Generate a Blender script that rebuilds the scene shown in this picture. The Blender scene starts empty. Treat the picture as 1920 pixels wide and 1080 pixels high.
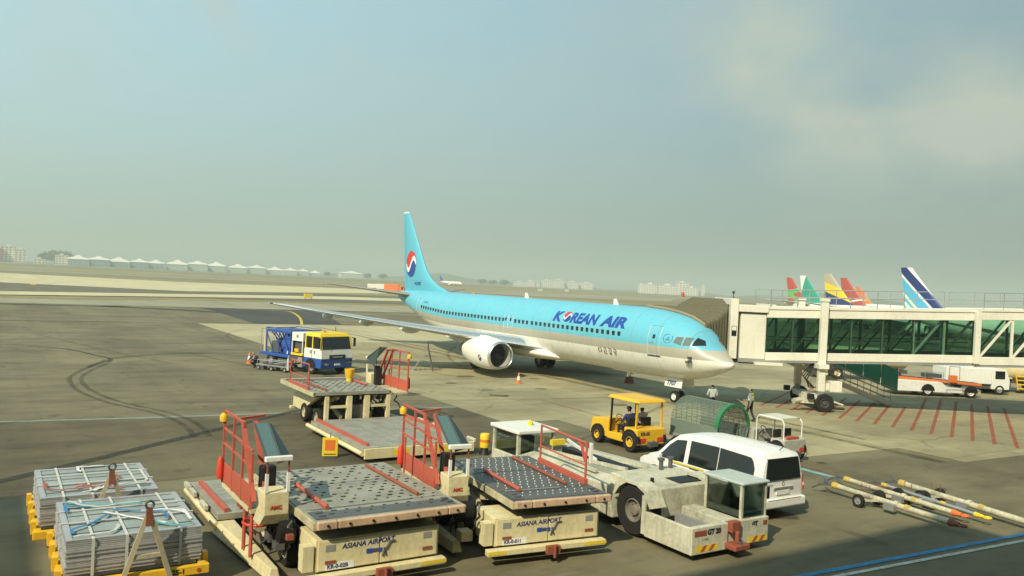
import bpy, bmesh, math, random
from mathutils import Vector, Matrix, Euler
random.seed(7)
R = math.radians
S = bpy.context.scene
col = S.collection

# ---------------------------------------------------------------- camera
# world: x = to the right along the terminal front, y = away from the terminal, z up (metres)
CAM_H = 6.3
cam_d = bpy.data.cameras.new('camera')
cam_d.sensor_width = 36.0
cam_d.lens = 28.4
cam_d.clip_start = 0.1
cam_d.clip_end = 20000
cam = bpy.data.objects.new('camera', cam_d)
col.objects.link(cam)
yaw, pitch, roll = R(-32.73), -0.00557, 0.0499
fw = Vector((0, math.cos(pitch), math.sin(pitch))); up = Vector((0, -math.sin(pitch), math.cos(pitch))); rt = Vector((1, 0, 0))
rt2 = math.cos(roll) * rt + math.sin(roll) * up
up2 = -math.sin(roll) * rt + math.cos(roll) * up
Rz = Matrix.Rotation(yaw, 3, 'Z')
rt2, up2, fw2 = Rz @ rt2, Rz @ up2, Rz @ fw
cam.matrix_world = Matrix(((rt2.x, up2.x, -fw2.x, 0), (rt2.y, up2.y, -fw2.y, 0), (rt2.z, up2.z, -fw2.z, CAM_H), (0, 0, 0, 1)))
S.camera = cam
S.render.resolution_x, S.render.resolution_y = 1024, 576
S.render.engine = 'CYCLES'

# ---------------------------------------------------------------- sun and sky
sun_dir = Vector((-1.03, -0.54, 1.0)).normalized()          # towards the sun
SUN_EL = math.asin(sun_dir.z)
SUN_AZ = math.atan2(sun_dir.x, sun_dir.y)
sd = bpy.data.lights.new('sun', 'SUN')
sd.energy = 4.9
sd.angle = R(0.6)
sd.color = (1.0, 0.90, 0.68)
sun = bpy.data.objects.new('sun', sd)
sun.rotation_euler = sun_dir.to_track_quat('Z', 'Y').to_euler()
sun.location = (-40, -30, 60)
col.objects.link(sun)

w = bpy.data.worlds.new('World'); S.world = w; w.use_nodes = True
nt = w.node_tree; N = nt.nodes; L = nt.links; N.clear()
def wn(t, **k):
    n = N.new(t)
    for a, b in k.items(): setattr(n, a, b)
    return n
def wmath(op, a, b=None, clamp=False):
    n = wn('ShaderNodeMath', operation=op, use_clamp=clamp)
    for i, x in enumerate((a, b)):
        if x is None: continue
        if isinstance(x, (int, float)): n.inputs[i].default_value = x
        else: L.new(x, n.inputs[i])
    return n.outputs[0]
def wmix(f, a, b):
    n = wn('ShaderNodeMix', data_type='RGBA')
    for k, x in ((0, f), (6, a), (7, b)):
        if isinstance(x, (int, float)): n.inputs[k].default_value = x
        elif isinstance(x, tuple): n.inputs[k].default_value = (*x, 1)
        else: L.new(x, n.inputs[k])
    return n.outputs[2]
out = wn('ShaderNodeOutputWorld'); bg = wn('ShaderNodeBackground')
sky = wn('ShaderNodeTexSky', sky_type='NISHITA', sun_disc=False, sun_elevation=SUN_EL, sun_rotation=SUN_AZ,
         air_density=1.3, dust_density=3.0, ozone_density=1.5, altitude=10)
tc = wn('ShaderNodeTexCoord'); sep = wn('ShaderNodeSeparateXYZ')
L.new(tc.outputs['Generated'], sep.inputs[0])
el = sep.outputs['Z']
# smog layer: grey-green near the horizon, clearing upwards
smog = wmath('POWER', wmath('SUBTRACT', 1.0, wmath('MULTIPLY', wmath('MAXIMUM', el, 0.0), 2.4), True), 2.2)
clear = wmix(0.75, sky.outputs[0], (4.9, 7.6, 8.3))
base = wmix(smog, clear, (3.65, 4.5, 3.55))
# brighter towards the left, on the sun's side of the field
vs_ = wn('ShaderNodeVectorMath', operation='DOT_PRODUCT'); L.new(tc.outputs['Generated'], vs_.inputs[0]); vs_.inputs[1].default_value = Vector((-0.84, 0.54, 0))
gain = wmath('ADD', 0.97, wmath('MULTIPLY', vs_.outputs['Value'], 0.54))
gm = wn('ShaderNodeVectorMath', operation='SCALE'); L.new(base, gm.inputs[0]); L.new(gain, gm.inputs['Scale']); base = gm.outputs[0]
# thin high cloud
mp = wn('ShaderNodeMapping'); mp.inputs['Scale'].default_value = (2.6, 2.6, 4.5); mp.inputs['Location'].default_value = (0.4, 1.7, 0.2)
L.new(tc.outputs['Generated'], mp.inputs[0])
nz = wn('ShaderNodeTexNoise'); nz.inputs['Scale'].default_value = 1.5; nz.inputs['Detail'].default_value = 6; nz.inputs['Roughness'].default_value = 0.55
L.new(mp.outputs[0], nz.inputs['Vector'])
nz2 = wn('ShaderNodeTexNoise'); nz2.inputs['Scale'].default_value = 1.1; nz2.inputs['Detail'].default_value = 3
L.new(tc.outputs['Generated'], nz2.inputs['Vector'])
def blob(d, sharp, amp):
    d = Vector(d).normalized()
    vm = wn('ShaderNodeVectorMath', operation='DOT_PRODUCT'); L.new(tc.outputs['Generated'], vm.inputs[0]); vm.inputs[1].default_value = d
    return wmath('MULTIPLY', wmath('POWER', wmath('MAXIMUM', vm.outputs['Value'], 0.0), sharp), amp)
bl = blob((0.8, 0.68, 0.29), 260, 1.0)
for d, s_, a in (((0.84, 0.65, 0.20), 420, 0.6), ((0.99, 0.56, 0.24), 300, 0.8), ((1.05, 0.5, 0.21), 260, 0.75), ((0.235, 1.04, 0.34), 1500, 0.9), ((0.24, 1.04, 0.275), 3500, 0.55), ((0.9, 0.62, 0.2), 500, 0.3), ((0.33, 0.98, 0.3), 700, 0.25), ((0.62, 0.85, 0.31), 300, 0.2), ((0.05, 1.05, 0.25), 500, 0.3)):
    bl = wmath('ADD', bl, blob(d, s_, a))
band = wmath('MULTIPLY', wmath('SUBTRACT', nz2.outputs[0], 0.38, True), 0.55)
cl = wmath('MULTIPLY', wmath('ADD', bl, band), wmath('MULTIPLY', wmath('SUBTRACT', nz.outputs[0], 0.33, True), 3.4, True), True)
cl = wmath('MULTIPLY', cl, wmath('SUBTRACT', 1.0, wmath('MULTIPLY', smog, 0.55)))
fin = wmix(cl, base, (5.9, 6.5, 5.4))
L.new(fin, bg.inputs['Color']); bg.inputs['Strength'].default_value = 0.085
L.new(bg.outputs[0], out.inputs['Surface'])

S.view_settings.view_transform = 'Standard'
S.view_settings.look = 'None'
S.view_settings.exposure = 0.12
S.view_settings.gamma = 1.0
S.view_settings.use_curve_mapping = False
S.cycles.volume_max_steps = 64
S.cycles.transparent_max_bounces = 24

# ---------------------------------------------------------------- materials
MATS = {}
def srgb(r, g, b):
    f = lambda c: (c / 255 / 12.92) if c / 255 <= 0.04045 else ((c / 255 + 0.055) / 1.055) ** 2.4
    return (f(r), f(g), f(b))
class NT:
    def __init__(self, name):
        self.m = bpy.data.materials.new(name); self.m.use_nodes = True
        self.t = self.m.node_tree; self.t.nodes.clear()
        self.out = self.t.nodes.new('ShaderNodeOutputMaterial'); self.b = self.t.nodes.new('ShaderNodeBsdfPrincipled')
        self.t.links.new(self.b.outputs[0], self.out.inputs[0])
        self.tc = self.t.nodes.new('ShaderNodeTexCoord')
    def n(self, t, **k):
        x = self.t.nodes.new(t)
        for a, b in k.items(): setattr(x, a, b)
        return x
    def set(self, sock, v):
        if isinstance(v, (int, float)): sock.default_value = v
        elif isinstance(v, tuple): sock.default_value = (*v, 1) if len(v) == 3 and sock.type == 'RGBA' else v
        else: self.t.links.new(v, sock)
    def math(self, op, a, b=None, clamp=False):
        x = self.n('ShaderNodeMath', operation=op, use_clamp=clamp); self.set(x.inputs[0], a)
        if b is not None: self.set(x.inputs[1], b)
        return x.outputs[0]
    def mix(self, f, a, b, blend='MIX'):
        x = self.n('ShaderNodeMix', data_type='RGBA', blend_type=blend); self.set(x.inputs[0], f); self.set(x.inputs[6], a); self.set(x.inputs[7], b)
        return x.outputs[2]
    def map(self, scale=(1, 1, 1), loc=(0, 0, 0), src='Object'):
        x = self.n('ShaderNodeMapping'); x.inputs['Scale'].default_value = scale; x.inputs['Location'].default_value = loc
        self.t.links.new(self.tc.outputs[src], x.inputs[0]); return x.outputs[0]
    def noise(self, scale, detail=4, rough=0.55, vec=None, dist=0.0):
        x = self.n('ShaderNodeTexNoise'); x.inputs['Scale'].default_value = scale; x.inputs['Detail'].default_value = detail; x.inputs['Roughness'].default_value = rough
        x.inputs['Distortion'].default_value = dist
        self.t.links.new(vec if vec is not None else self.tc.outputs['Object'], x.inputs['Vector']); return x.outputs[0]
    def ramp(self, f, *stops, interp='LINEAR'):
        x = self.n('ShaderNodeValToRGB'); x.color_ramp.interpolation = interp; e = x.color_ramp.elements
        while len(e) < len(stops): e.new(0.5)
        for i, (p, c) in enumerate(stops):
            e[i].position = p; e[i].color = (c, c, c, 1) if isinstance(c, (int, float)) else (*c, 1)
        self.set(x.inputs[0], f); return x.outputs[0]
    def smooth(self, v, a, b):
        x = self.n('ShaderNodeMapRange', interpolation_type='SMOOTHSTEP'); self.set(x.inputs[0], v); x.inputs[1].default_value = a; x.inputs[2].default_value = b
        return x.outputs[0]
    def bump(self, h, strength=0.2, dist=0.02):
        x = self.n('ShaderNodeBump'); x.inputs['Strength'].default_value = strength; x.inputs['Distance'].default_value = dist
        self.set(x.inputs['Height'], h); self.t.links.new(x.outputs[0], self.b.inputs['Normal'])
    def fin(self, c, rough=0.5, metal=0.0, spec=0.5):
        self.set(self.b.inputs['Base Color'], c); self.set(self.b.inputs['Roughness'], rough); self.b.inputs['Metallic'].default_value = metal
        self.b.inputs['Specular IOR Level'].default_value = spec
        return self.m
def paint(name, c, rough=0.45, dirt=0.35, dc=(0.09, 0.075, 0.05), metal=0.0, scale=1.0, spec=0.45, streak=True):
    """worn coloured paint: soft colour drift, grime patches, vertical streaks"""
    if name in MATS: return MATS[name]
    k = NT(name)
    big = k.noise(0.9 * scale, 3); fine = k.noise(9 * scale, 5, 0.65)
    c0 = k.mix(k.math('MULTIPLY', fine, 0.28), c, tuple(x * 0.72 for x in c))
    gr = k.ramp(k.math('ADD', k.math('MULTIPLY', big, 0.6), k.math('MULTIPLY', fine, 0.5)), (0.47, 0.0), (0.78, 1.0))
    if streak:
        st = k.ramp(k.noise(3.0 * scale, 4, 0.6, k.map((2.2, 2.2, 0.22))), (0.5, 0.0), (0.8, 1.0))
        gr = k.math('MAXIMUM', gr, k.math('MULTIPLY', st, 0.8))
    c1 = k.mix(k.math('MULTIPLY', gr, dirt), c0, dc)
    if dirt >= 0.35:   # paint chips and rust spots
        ch = k.ramp(k.noise(22 * scale, 5, 0.7), (0.66, 0.0), (0.70, 1.0)); c1 = k.mix(k.math('MULTIPLY', ch, min(0.9, dirt * 1.3)), c1, (0.10, 0.055, 0.03))
    k.bump(fine, 0.06, 0.01)
    MATS[name] = k.fin(c1, k.math('ADD', rough - 0.08, k.math('MULTIPLY', fine, 0.25)), metal, spec)
    return MATS[name]
def plain(name, c, rough=0.6, metal=0.0, spec=0.4, var=0.2):
    if name in MATS: return MATS[name]
    k = NT(name); f = k.noise(6, 3)
    MATS[name] = k.fin(k.mix(k.math('MULTIPLY', f, var * 1.6), c, tuple(x * 0.55 for x in c)), rough, metal, spec)
    return MATS[name]
def glass(name, tint, rough=0.06, trans=0.0, alpha=1.0):
    if name in MATS: return MATS[name]
    k = NT(name)
    if trans:
        tb = k.n('ShaderNodeBsdfTransparent'); tb.inputs[0].default_value = (*tint, 1)
        gl = k.n('ShaderNodeBsdfGlossy'); gl.inputs['Roughness'].default_value = rough; gl.inputs[0].default_value = (0.9, 0.95, 0.92, 1)
        fr = k.n('ShaderNodeFresnel'); fr.inputs[0].default_value = 1.5
        mx = k.n('ShaderNodeMixShader'); k.t.links.new(k.math('MULTIPLY', fr.outputs[0], 0.9), mx.inputs[0]); k.t.links.new(tb.outputs[0], mx.inputs[1]); k.t.links.new(gl.outputs[0], mx.inputs[2])
        k.t.links.new(mx.outputs[0], k.out.inputs[0]); MATS[name] = k.m; return k.m
    MATS[name] = k.fin(tint, rough, 0.0, 0.8); return MATS[name]

CREAM = paint('cream_paint', (0.72, 0.635, 0.37), 0.5, 0.42)
CREAM_OLD = paint('worn_cream_paint', (0.56, 0.50, 0.31), 0.55, 0.7, scale=1.6)
WHITE = paint('white_paint', (0.78, 0.78, 0.72), 0.4, 0.25)
WHITE_DIRTY = paint('dirty_white_paint', (0.60, 0.58, 0.44), 0.5, 0.75, dc=(0.13, 0.12, 0.075))
BRIDGE_W = paint('bridge_white_paint', (0.76, 0.74, 0.62), 0.45, 0.3, dc=(0.25, 0.23, 0.17))
RED = paint('red_paint', (0.50, 0.10, 0.06), 0.5, 0.4)
RED_BRIGHT = paint('signal_red_paint', (0.62, 0.05, 0.025), 0.45, 0.2)
RUST = paint('rust_red_paint', (0.30, 0.075, 0.04), 0.65, 0.55)
YELLOW = paint('yellow_paint', (0.78, 0.46, 0.02), 0.42, 0.22)
YELLOW2 = paint('lemon_yellow_paint', (0.80, 0.58, 0.03), 0.4, 0.15)
ORANGE = paint('orange_paint', (0.72, 0.17, 0.03), 0.5, 0.25)
BLUE = paint('royal_blue_paint', (0.02, 0.085, 0.36), 0.4, 0.25)
GREEN = paint('green_paint', (0.02, 0.20, 0.075), 0.45, 0.25)
GREY = paint('grey_paint', (0.28, 0.29, 0.28), 0.55, 0.4)
DGREY = paint('dark_grey_paint', (0.06, 0.065, 0.065), 0.6, 0.4)
STEEL = paint('galvanised_steel', (0.50, 0.51, 0.49), 0.42, 0.3, metal=0.7)
STEEL_DARK = paint('dark_steel', (0.14, 0.145, 0.15), 0.5, 0.4, metal=0.5)
ALU = paint('bare_aluminium', (0.66, 0.67, 0.66), 0.32, 0.2, metal=0.85)
BLACK = plain('black_plastic', (0.012, 0.012, 0.013), 0.55)
RUBBER = plain('tyre_rubber', (0.022, 0.021, 0.020), 0.85, spec=0.25)
TEXTB = plain('dark_blue_print', (0.02, 0.03, 0.16), 0.5, var=0.1)
TEXTR = plain('red_print', (0.45, 0.03, 0.02), 0.5, var=0.1)
TEXTK = plain('black_print', (0.02, 0.02, 0.025), 0.5, var=0.1)
TEXTW = plain('white_print', (0.75, 0.75, 0.7), 0.5, var=0.1)
GLASS_D = glass('dark_tinted_glass', (0.012, 0.015, 0.016), 0.05)
GLASS_CAB = glass('cab_glass', (0.80, 0.87, 0.83), 0.04, trans=1)
GLASS_TEAL = glass('teal_roof_glass', (0.085, 0.15, 0.145), 0.15)
GLASS_TEAL2 = glass('dark_teal_side_glass', (0.018, 0.035, 0.034), 0.12)
GLASS_GREEN = glass('green_tunnel_glass', (0.34, 0.53, 0.42), 0.03, trans=1)
GLASS_GREEN2 = glass('pale_green_tunnel_glass', (0.46, 0.66, 0.54), 0.03, trans=1)

# ---------------------------------------------------------------- mesh helpers
class MB:
    def __init__(s): s.v = []; s.f = []
    def add(s, vs, fs):
        o = len(s.v); s.v += [tuple(v) for v in vs]; s.f += [tuple(i + o for i in f) for f in fs]; return s
    def box(s, x0, x1, y0, y1, z0, z1):
        return s.add([(x0, y0, z0), (x1, y0, z0), (x1, y1, z0), (x0, y1, z0), (x0, y0, z1), (x1, y0, z1), (x1, y1, z1), (x0, y1, z1)],
                     [(3, 2, 1, 0), (4, 5, 6, 7), (0, 1, 5, 4), (1, 2, 6, 5), (2, 3, 7, 6), (3, 0, 4, 7)])
    def hexa(s, a, b):
        """a: four bottom points, b: four top points, both counter-clockwise from above"""
        return s.add(list(a) + list(b), [(3, 2, 1, 0), (4, 5, 6, 7), (0, 1, 5, 4), (1, 2, 6, 5), (2, 3, 7, 6), (3, 0, 4, 7)])
    def frame(s, p, q):
        p, q = Vector(p), Vector(q); d = (q - p).normalized()
        ref = Vector((0, 0, 1)) if abs(d.z) < 0.98 else Vector((0, 1, 0))
        a = d.cross(ref).normalized(); b = a.cross(d).normalized(); return p, q, a, b
    def bar(s, p, q, w, h=None):
        h = w if h is None else h; p, q, a, b = s.frame(p, q); a *= w / 2; b *= h / 2
        return s.add([p - a - b, p + a - b, p + a + b, p - a + b, q - a - b, q + a - b, q + a + b, q - a + b],
                     [(0, 1, 2, 3), (7, 6, 5, 4), (4, 5, 1, 0), (5, 6, 2, 1), (6, 7, 3, 2), (7, 4, 0, 3)])
    def tube(s, p, q, r, n=8, r2=None, caps=True):
        r2 = r if r2 is None else r2; p, q, a, b = s.frame(p, q)
        vs = []
        for c, rr in ((p, r), (q, r2)):
            for i in range(n):
                t = 2 * math.pi * i / n; vs.append(c + a * math.cos(t) * rr + b * math.sin(t) * rr)
        fs = [(i, i + n, (i + 1) % n + n, (i + 1) % n) for i in range(n)]
        if caps: fs += [tuple(range(n)), tuple(range(2 * n - 1, n - 1, -1))]
        return s.add(vs, fs)
    def path(s, pts, r, n=6):
        for a, b in zip(pts[:-1], pts[1:]): s.tube(a, b, r, n)
        return s
    def prism(s, poly, axis, a0, a1):
        """poly: 2-D points in the other two axes (order x,y,z minus axis), extruded along axis"""
        def p3(p, a): return {'x': (a, p[0], p[1]), 'y': (p[0], a, p[1]), 'z': (p[0], p[1], a)}[axis]
        n = len(poly); vs = [p3(p, a0) for p in poly] + [p3(p, a1) for p in poly]
        return s.add(vs, [(i, (i + 1) % n, (i + 1) % n + n, i + n) for i in range(n)] + [tuple(range(n - 1, -1, -1)), tuple(range(n, 2 * n))])
    def loft(s, rings, caps=True, close=True):
        n = len(rings[0]); vs = [v for r_ in rings for v in r_]; fs = []
        for k in range(len(rings) - 1):
            for i in range(n if close else n - 1):
                j = (i + 1) % n; fs.append((k * n + i, k * n + j, (k + 1) * n + j, (k + 1) * n + i))
        if caps: fs += [tuple(range(n - 1, -1, -1)), tuple(range((len(rings) - 1) * n, len(rings) * n))]
        return s.add(vs, fs)
    def lathe(s, prof, o, axis, n=24, caps=False):
        """prof: (radius, along) pairs"""
        o = Vector(o); d = Vector(axis).normalized(); ref = Vector((0, 0, 1)) if abs(d.z) < 0.9 else Vector((1, 0, 0))
        a = d.cross(ref).normalized(); b = a.cross(d)
        rings = [[o + d * t + a * (r * math.cos(2 * math.pi * i / n)) + b * (r * math.sin(2 * math.pi * i / n)) for i in range(n)] for r, t in prof]
        return s.loft(rings, caps)
    def ring_tube(s, c, axis, rad, r, n=20, m=6, a0=0, a1=2 * math.pi):
        c = Vector(c); d = Vector(axis).normalized(); ref = Vector((0, 0, 1)) if abs(d.z) < 0.9 else Vector((1, 0, 0))
        a = d.cross(ref).normalized(); b = a.cross(d)
        pts = [c + a * (rad * math.cos(a0 + (a1 - a0) * i / n)) + b * (rad * math.sin(a0 + (a1 - a0) * i / n)) for i in range(n + 1)]
        return s.path(pts, r, m)
    def mesh(s, name, smooth=None):
        me = bpy.data.meshes.new(name); me.from_pydata(s.v, [], s.f)
        bm = bmesh.new(); bm.from_mesh(me); bmesh.ops.recalc_face_normals(bm, faces=bm.faces); bm.to_mesh(me); bm.free()
        if smooth is not None:
            me.polygons.foreach_set('use_smooth', [True] * len(me.polygons)); me.set_sharp_from_angle(angle=R(smooth))
        me.update(); return me
    def build(s, name, mat, parent=None, smooth=None, bevel=0, label=None):
        me = s.mesh(name, smooth); o = bpy.data.objects.new(name, me); col.objects.link(o)
        if mat: me.materials.append(mat)
        if parent: o.parent = parent
        if bevel:
            b = o.modifiers.new('bevel', 'BEVEL'); b.width = bevel; b.segments = 2; b.limit_method = 'ANGLE'; b.angle_limit = R(35)
        if label: o['label'] = label
        return o
def tag(o, label, cat, group=None, kind=None):
    if label: o['label'] = label
    if cat: o['category'] = cat
    if group: o['group'] = group
    if kind: o['kind'] = kind
    return o
def thing(name, label, cat, loc=(0, 0, 0), rz=0, group=None):
    o = bpy.data.objects.new(name, None); o.empty_display_size = 0.3; col.objects.link(o)
    o.location = loc; o.rotation_euler = (0, 0, R(rz)); return tag(o, label, cat, group)
def structure(o): o['kind'] = 'structure'; return o
def kids(o): return [c for c in bpy.data.objects if c.parent == o]
def copy_tree(o, parent=None):
    c = o.copy(); col.objects.link(c); c.parent = parent
    for ch in kids(o): copy_tree(ch, c)
    return c
def inst(src, parent, loc=None, rot=None, scale=None, name=None):
    o = bpy.data.objects.new(name or src.name.split('.')[0], src if isinstance(src, bpy.types.Mesh) else src.data); col.objects.link(o); o.parent = parent
    if loc: o.location = loc
    if rot: o.rotation_euler = rot
    if scale: o.scale = scale
    return o
def text_mb(txt, size, shear=0.0, bold=0.0, align='LEFT', cuts=None, sx=1.0):
    """lettering as filled flat mesh in the xy plane"""
    cu = bpy.data.curves.new('lettering', 'FONT'); cu.body = txt; cu.size = size; cu.shear = shear; cu.offset = bold; cu.align_x = align; cu.fill_mode = 'FRONT'; cu.resolution_u = 3
    cu.dimensions = '2D'
    o = bpy.data.objects.new('lettering', cu); col.objects.link(o)
    dg = bpy.context.evaluated_depsgraph_get(); me = bpy.data.meshes.new_from_object(o.evaluated_get(dg))
    bpy.data.objects.remove(o); bpy.data.curves.remove(cu)
    bm = bmesh.new(); bm.from_mesh(me); bpy.data.meshes.remove(me)
    for c in cuts or []:
        bmesh.ops.bisect_plane(bm, geom=bm.verts[:] + bm.edges[:] + bm.faces[:], plane_co=(0, c, 0), plane_no=(0, 1, 0))
    mb = MB(); bm.verts.index_update(); mb.add([(v.co.x * sx, v.co.y, 0) for v in bm.verts], [tuple(v.index for v in f.verts) for f in bm.faces]); bm.free()
    return mb
def lettering(txt, size, mat, parent, origin, xdir, ydir, name='lettering', **k):
    mb = text_mb(txt, size, **k); o, x, y = Vector(origin), Vector(xdir).normalized(), Vector(ydir).normalized()
    mb.v = [tuple(o + x * v[0] + y * v[1]) for v in mb.v]
    return mb.build(name, mat, parent)
def wheel(parent, c, axis, rad, width, rim_mat=None, rim=0.55, name='wheel', lugs=8):
    """tyre with rounded shoulders and a dished rim; axis points outward"""
    d = Vector(axis).normalized(); c = Vector(c); h = width / 2
    m = MB().lathe([(rim * rad, -h * 0.9), (rad * 0.9, -h), (rad * 0.98, -h * 0.75), (rad, -h * 0.4), (rad, h * 0.4), (rad * 0.98, h * 0.75), (rad * 0.9, h), (rim * rad * 1.08, h * 0.95), (rim * rad, h * 0.7)], c, d, 28)
    t = m.build(name, RUBBER, parent, 35)
    r = MB().lathe([(rim * rad, h * 0.85), (rim * rad * 0.93, h * 0.9), (rim * rad * 0.85, h * 0.45), (rim * rad * 0.5, h * 0.4), (rim * rad * 0.42, h * 0.75), (rim * rad * 0.3, h * 0.8), (0.001, h * 0.8)], c, d, 20)
    a = d.orthogonal().normalized(); b = d.cross(a)
    for i in range(lugs):
        t_ = 2 * math.pi * i / lugs; p = c + (a * math.cos(t_) + b * math.sin(t_)) * rim * rad * 0.62
        r.tube(p + d * h * 0.4, p + d * h * 0.56, rim * rad * 0.07, 5)
    r.build('rim', rim_mat or WHITE_DIRTY, t, 35)
    return t

# ================================================================ the setting
def ground_mat(name, c_lo, c_hi, stain, joints=None, scale=1.0, cracks=False):
    k = NT(name)
    a = k.noise(0.05 * scale, 5, 0.6); b = k.noise(0.45 * scale, 6, 0.65); c = k.noise(14, 3, 0.7)
    st = k.noise(0.16, 6, 0.62, k.map((1.0, 0.28, 1.0)))
    col_ = k.mix(k.ramp(k.math('ADD', k.math('MULTIPLY', a, 0.65), k.math('MULTIPLY', b, 0.35)), (0.36, 0.0), (0.64, 1.0)), c_lo, c_hi)
    col_ = k.mix(k.math('MULTIPLY', k.ramp(st, (0.46, 0.0), (0.7, 1.0)), 0.6), col_, stain)
    # scattered oil spots
    sp = k.ramp(k.noise(0.9, 3, 0.5, k.map((1, 0.55, 1), (3, 9, 0))), (0.64, 0.0), (0.72, 1.0))
    col_ = k.mix(k.math('MULTIPLY', sp, 0.55), col_, tuple(x * 0.55 for x in stain))
    # long faint wheel tracks along the taxi direction
    tr = k.ramp(k.noise(0.7, 3, 0.5, k.map((1.0, 0.02, 1.0))), (0.52, 0.0), (0.75, 1.0))
    col_ = k.mix(k.math('MULTIPLY', tr, 0.32), col_, stain)
    col_ = k.mix(k.math('MULTIPLY', c, 0.22), col_, tuple(x * 0.6 for x in c_lo))
    if joints:
        br = k.n('ShaderNodeTexBrick', offset=0.0, squash=1.0); br.inputs['Scale'].default_value = 1.0; br.inputs['Brick Width'].default_value = joints; br.inputs['Row Height'].default_value = joints
        br.inputs['Mortar Size'].default_value = 0.035; br.inputs['Mortar Smooth'].default_value = 0.6; br.inputs['Bias'].default_value = -0.2
        br.inputs['Color1'].default_value = (1, 1, 1, 1); br.inputs['Color2'].default_value = (0.84, 0.84, 0.85, 1); br.inputs['Mortar'].default_value = (0.5, 0.5, 0.48, 1)
        k.t.links.new(k.tc.outputs['Object'], br.inputs['Vector'])
        col_ = k.mix(1.0, col_, br.outputs['Color'], 'MULTIPLY')
    if cracks:
        for sc_, wd_, am_ in ((0.085, 0.012, 0.55), (0.33, 0.010, 0.3)):
            vo = k.n('ShaderNodeTexVoronoi', feature='DISTANCE_TO_EDGE'); vo.inputs['Scale'].default_value = sc_
            wv = k.n('ShaderNodeVectorMath', operation='ADD'); nv = k.n('ShaderNodeTexNoise'); nv.inputs['Scale'].default_value = 0.5; nv.inputs['Detail'].default_value = 4; k.t.links.new(k.tc.outputs['Object'], nv.inputs['Vector'])
            sc2 = k.n('ShaderNodeVectorMath', operation='SCALE'); sc2.inputs['Scale'].default_value = 2.2; k.t.links.new(nv.outputs['Color'], sc2.inputs[0]); k.t.links.new(k.tc.outputs['Object'], wv.inputs[0]); k.t.links.new(sc2.outputs[0], wv.inputs[1]); k.t.links.new(wv.outputs[0], vo.inputs['Vector'])
            ln_ = k.math('SUBTRACT', 1.0, k.smooth(vo.outputs['Distance'], 0.0, wd_)); br_ = k.ramp(k.noise(0.22, 3, 0.6, k.map((1, 1, 1), (7, 3, 0))), (0.48, 0.0), (0.6, 1.0))
            col_ = k.mix(k.math('MULTIPLY', k.math('MULTIPLY', ln_, br_), am_), col_, tuple(x * 0.5 for x in stain))
        # broad dirty patches, stretched across the parking row
        dp = k.ramp(k.noise(0.32, 6, 0.68, k.map((0.5, 1.5, 1), (2, 5, 0))), (0.46, 0.0), (0.62, 1.0)); col_ = k.mix(k.math('MULTIPLY', dp, 0.48), col_, stain)
        fp = k.ramp(k.noise(1.1, 6, 0.72, k.map((0.55, 1.3, 1), (4, 8, 0))), (0.5, 0.0), (0.66, 1.0)); col_ = k.mix(k.math('MULTIPLY', fp, 0.34), col_, stain)
        lp = k.ramp(k.noise(0.12, 5, 0.6, k.map((0.6, 1.2, 1), (11, 2, 0))), (0.5, 0.0), (0.68, 1.0)); col_ = k.mix(k.math('MULTIPLY', lp, 0.45), col_, tuple(x * 1.25 for x in c_hi))
    k.bump(c, 0.25, 0.01)
    return k.fin(col_, k.math('ADD', 0.72, k.math('MULTIPLY', b, 0.2)), 0.0, 0.25)
M_APRON = ground_mat('old_apron_asphalt', (0.152, 0.134, 0.078), (0.228, 0.200, 0.118), (0.076, 0.067, 0.042), cracks=True)
M_LANE = ground_mat('dirty_lane_asphalt', (0.092, 0.078, 0.044), (0.165, 0.141, 0.081), (0.038, 0.032, 0.02), cracks=True)
M_STAND2 = ground_mat('stand_concrete_grazing_sheen', (0.40, 0.36, 0.215), (0.51, 0.455, 0.28), (0.3, 0.265, 0.16), joints=6.0)  # stand concrete lightened: its grazing sheen is painted into the colour
M_STAND = ground_mat('stand_concrete', (0.285, 0.255, 0.148), (0.405, 0.36, 0.212), (0.17, 0.15, 0.09), joints=6.0, cracks=True)
M_DARK = ground_mat('dark_asphalt', (0.055, 0.055, 0.05), (0.085, 0.085, 0.075), (0.04, 0.04, 0.036))
M_ROAD = ground_mat('service_road_asphalt', (0.125, 0.118, 0.078), (0.175, 0.162, 0.105), (0.09, 0.085, 0.06))
M_GRASS = ground_mat('dry_grass', (0.25, 0.215, 0.10), (0.33, 0.29, 0.145), (0.17, 0.15, 0.07), scale=0.4)
M_GRASS2 = ground_mat('green_grass', (0.19, 0.165, 0.075), (0.26, 0.225, 0.11), (0.13, 0.12, 0.05), scale=0.4)
M_TAXI = ground_mat('taxiway_concrete', (0.27, 0.25, 0.17), (0.36, 0.33, 0.225), (0.2, 0.185, 0.13), scale=0.5)
M_FIELD = ground_mat('far_field', (0.20, 0.175, 0.095), (0.28, 0.245, 0.135), (0.14, 0.125, 0.07), scale=0.15)

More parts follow.
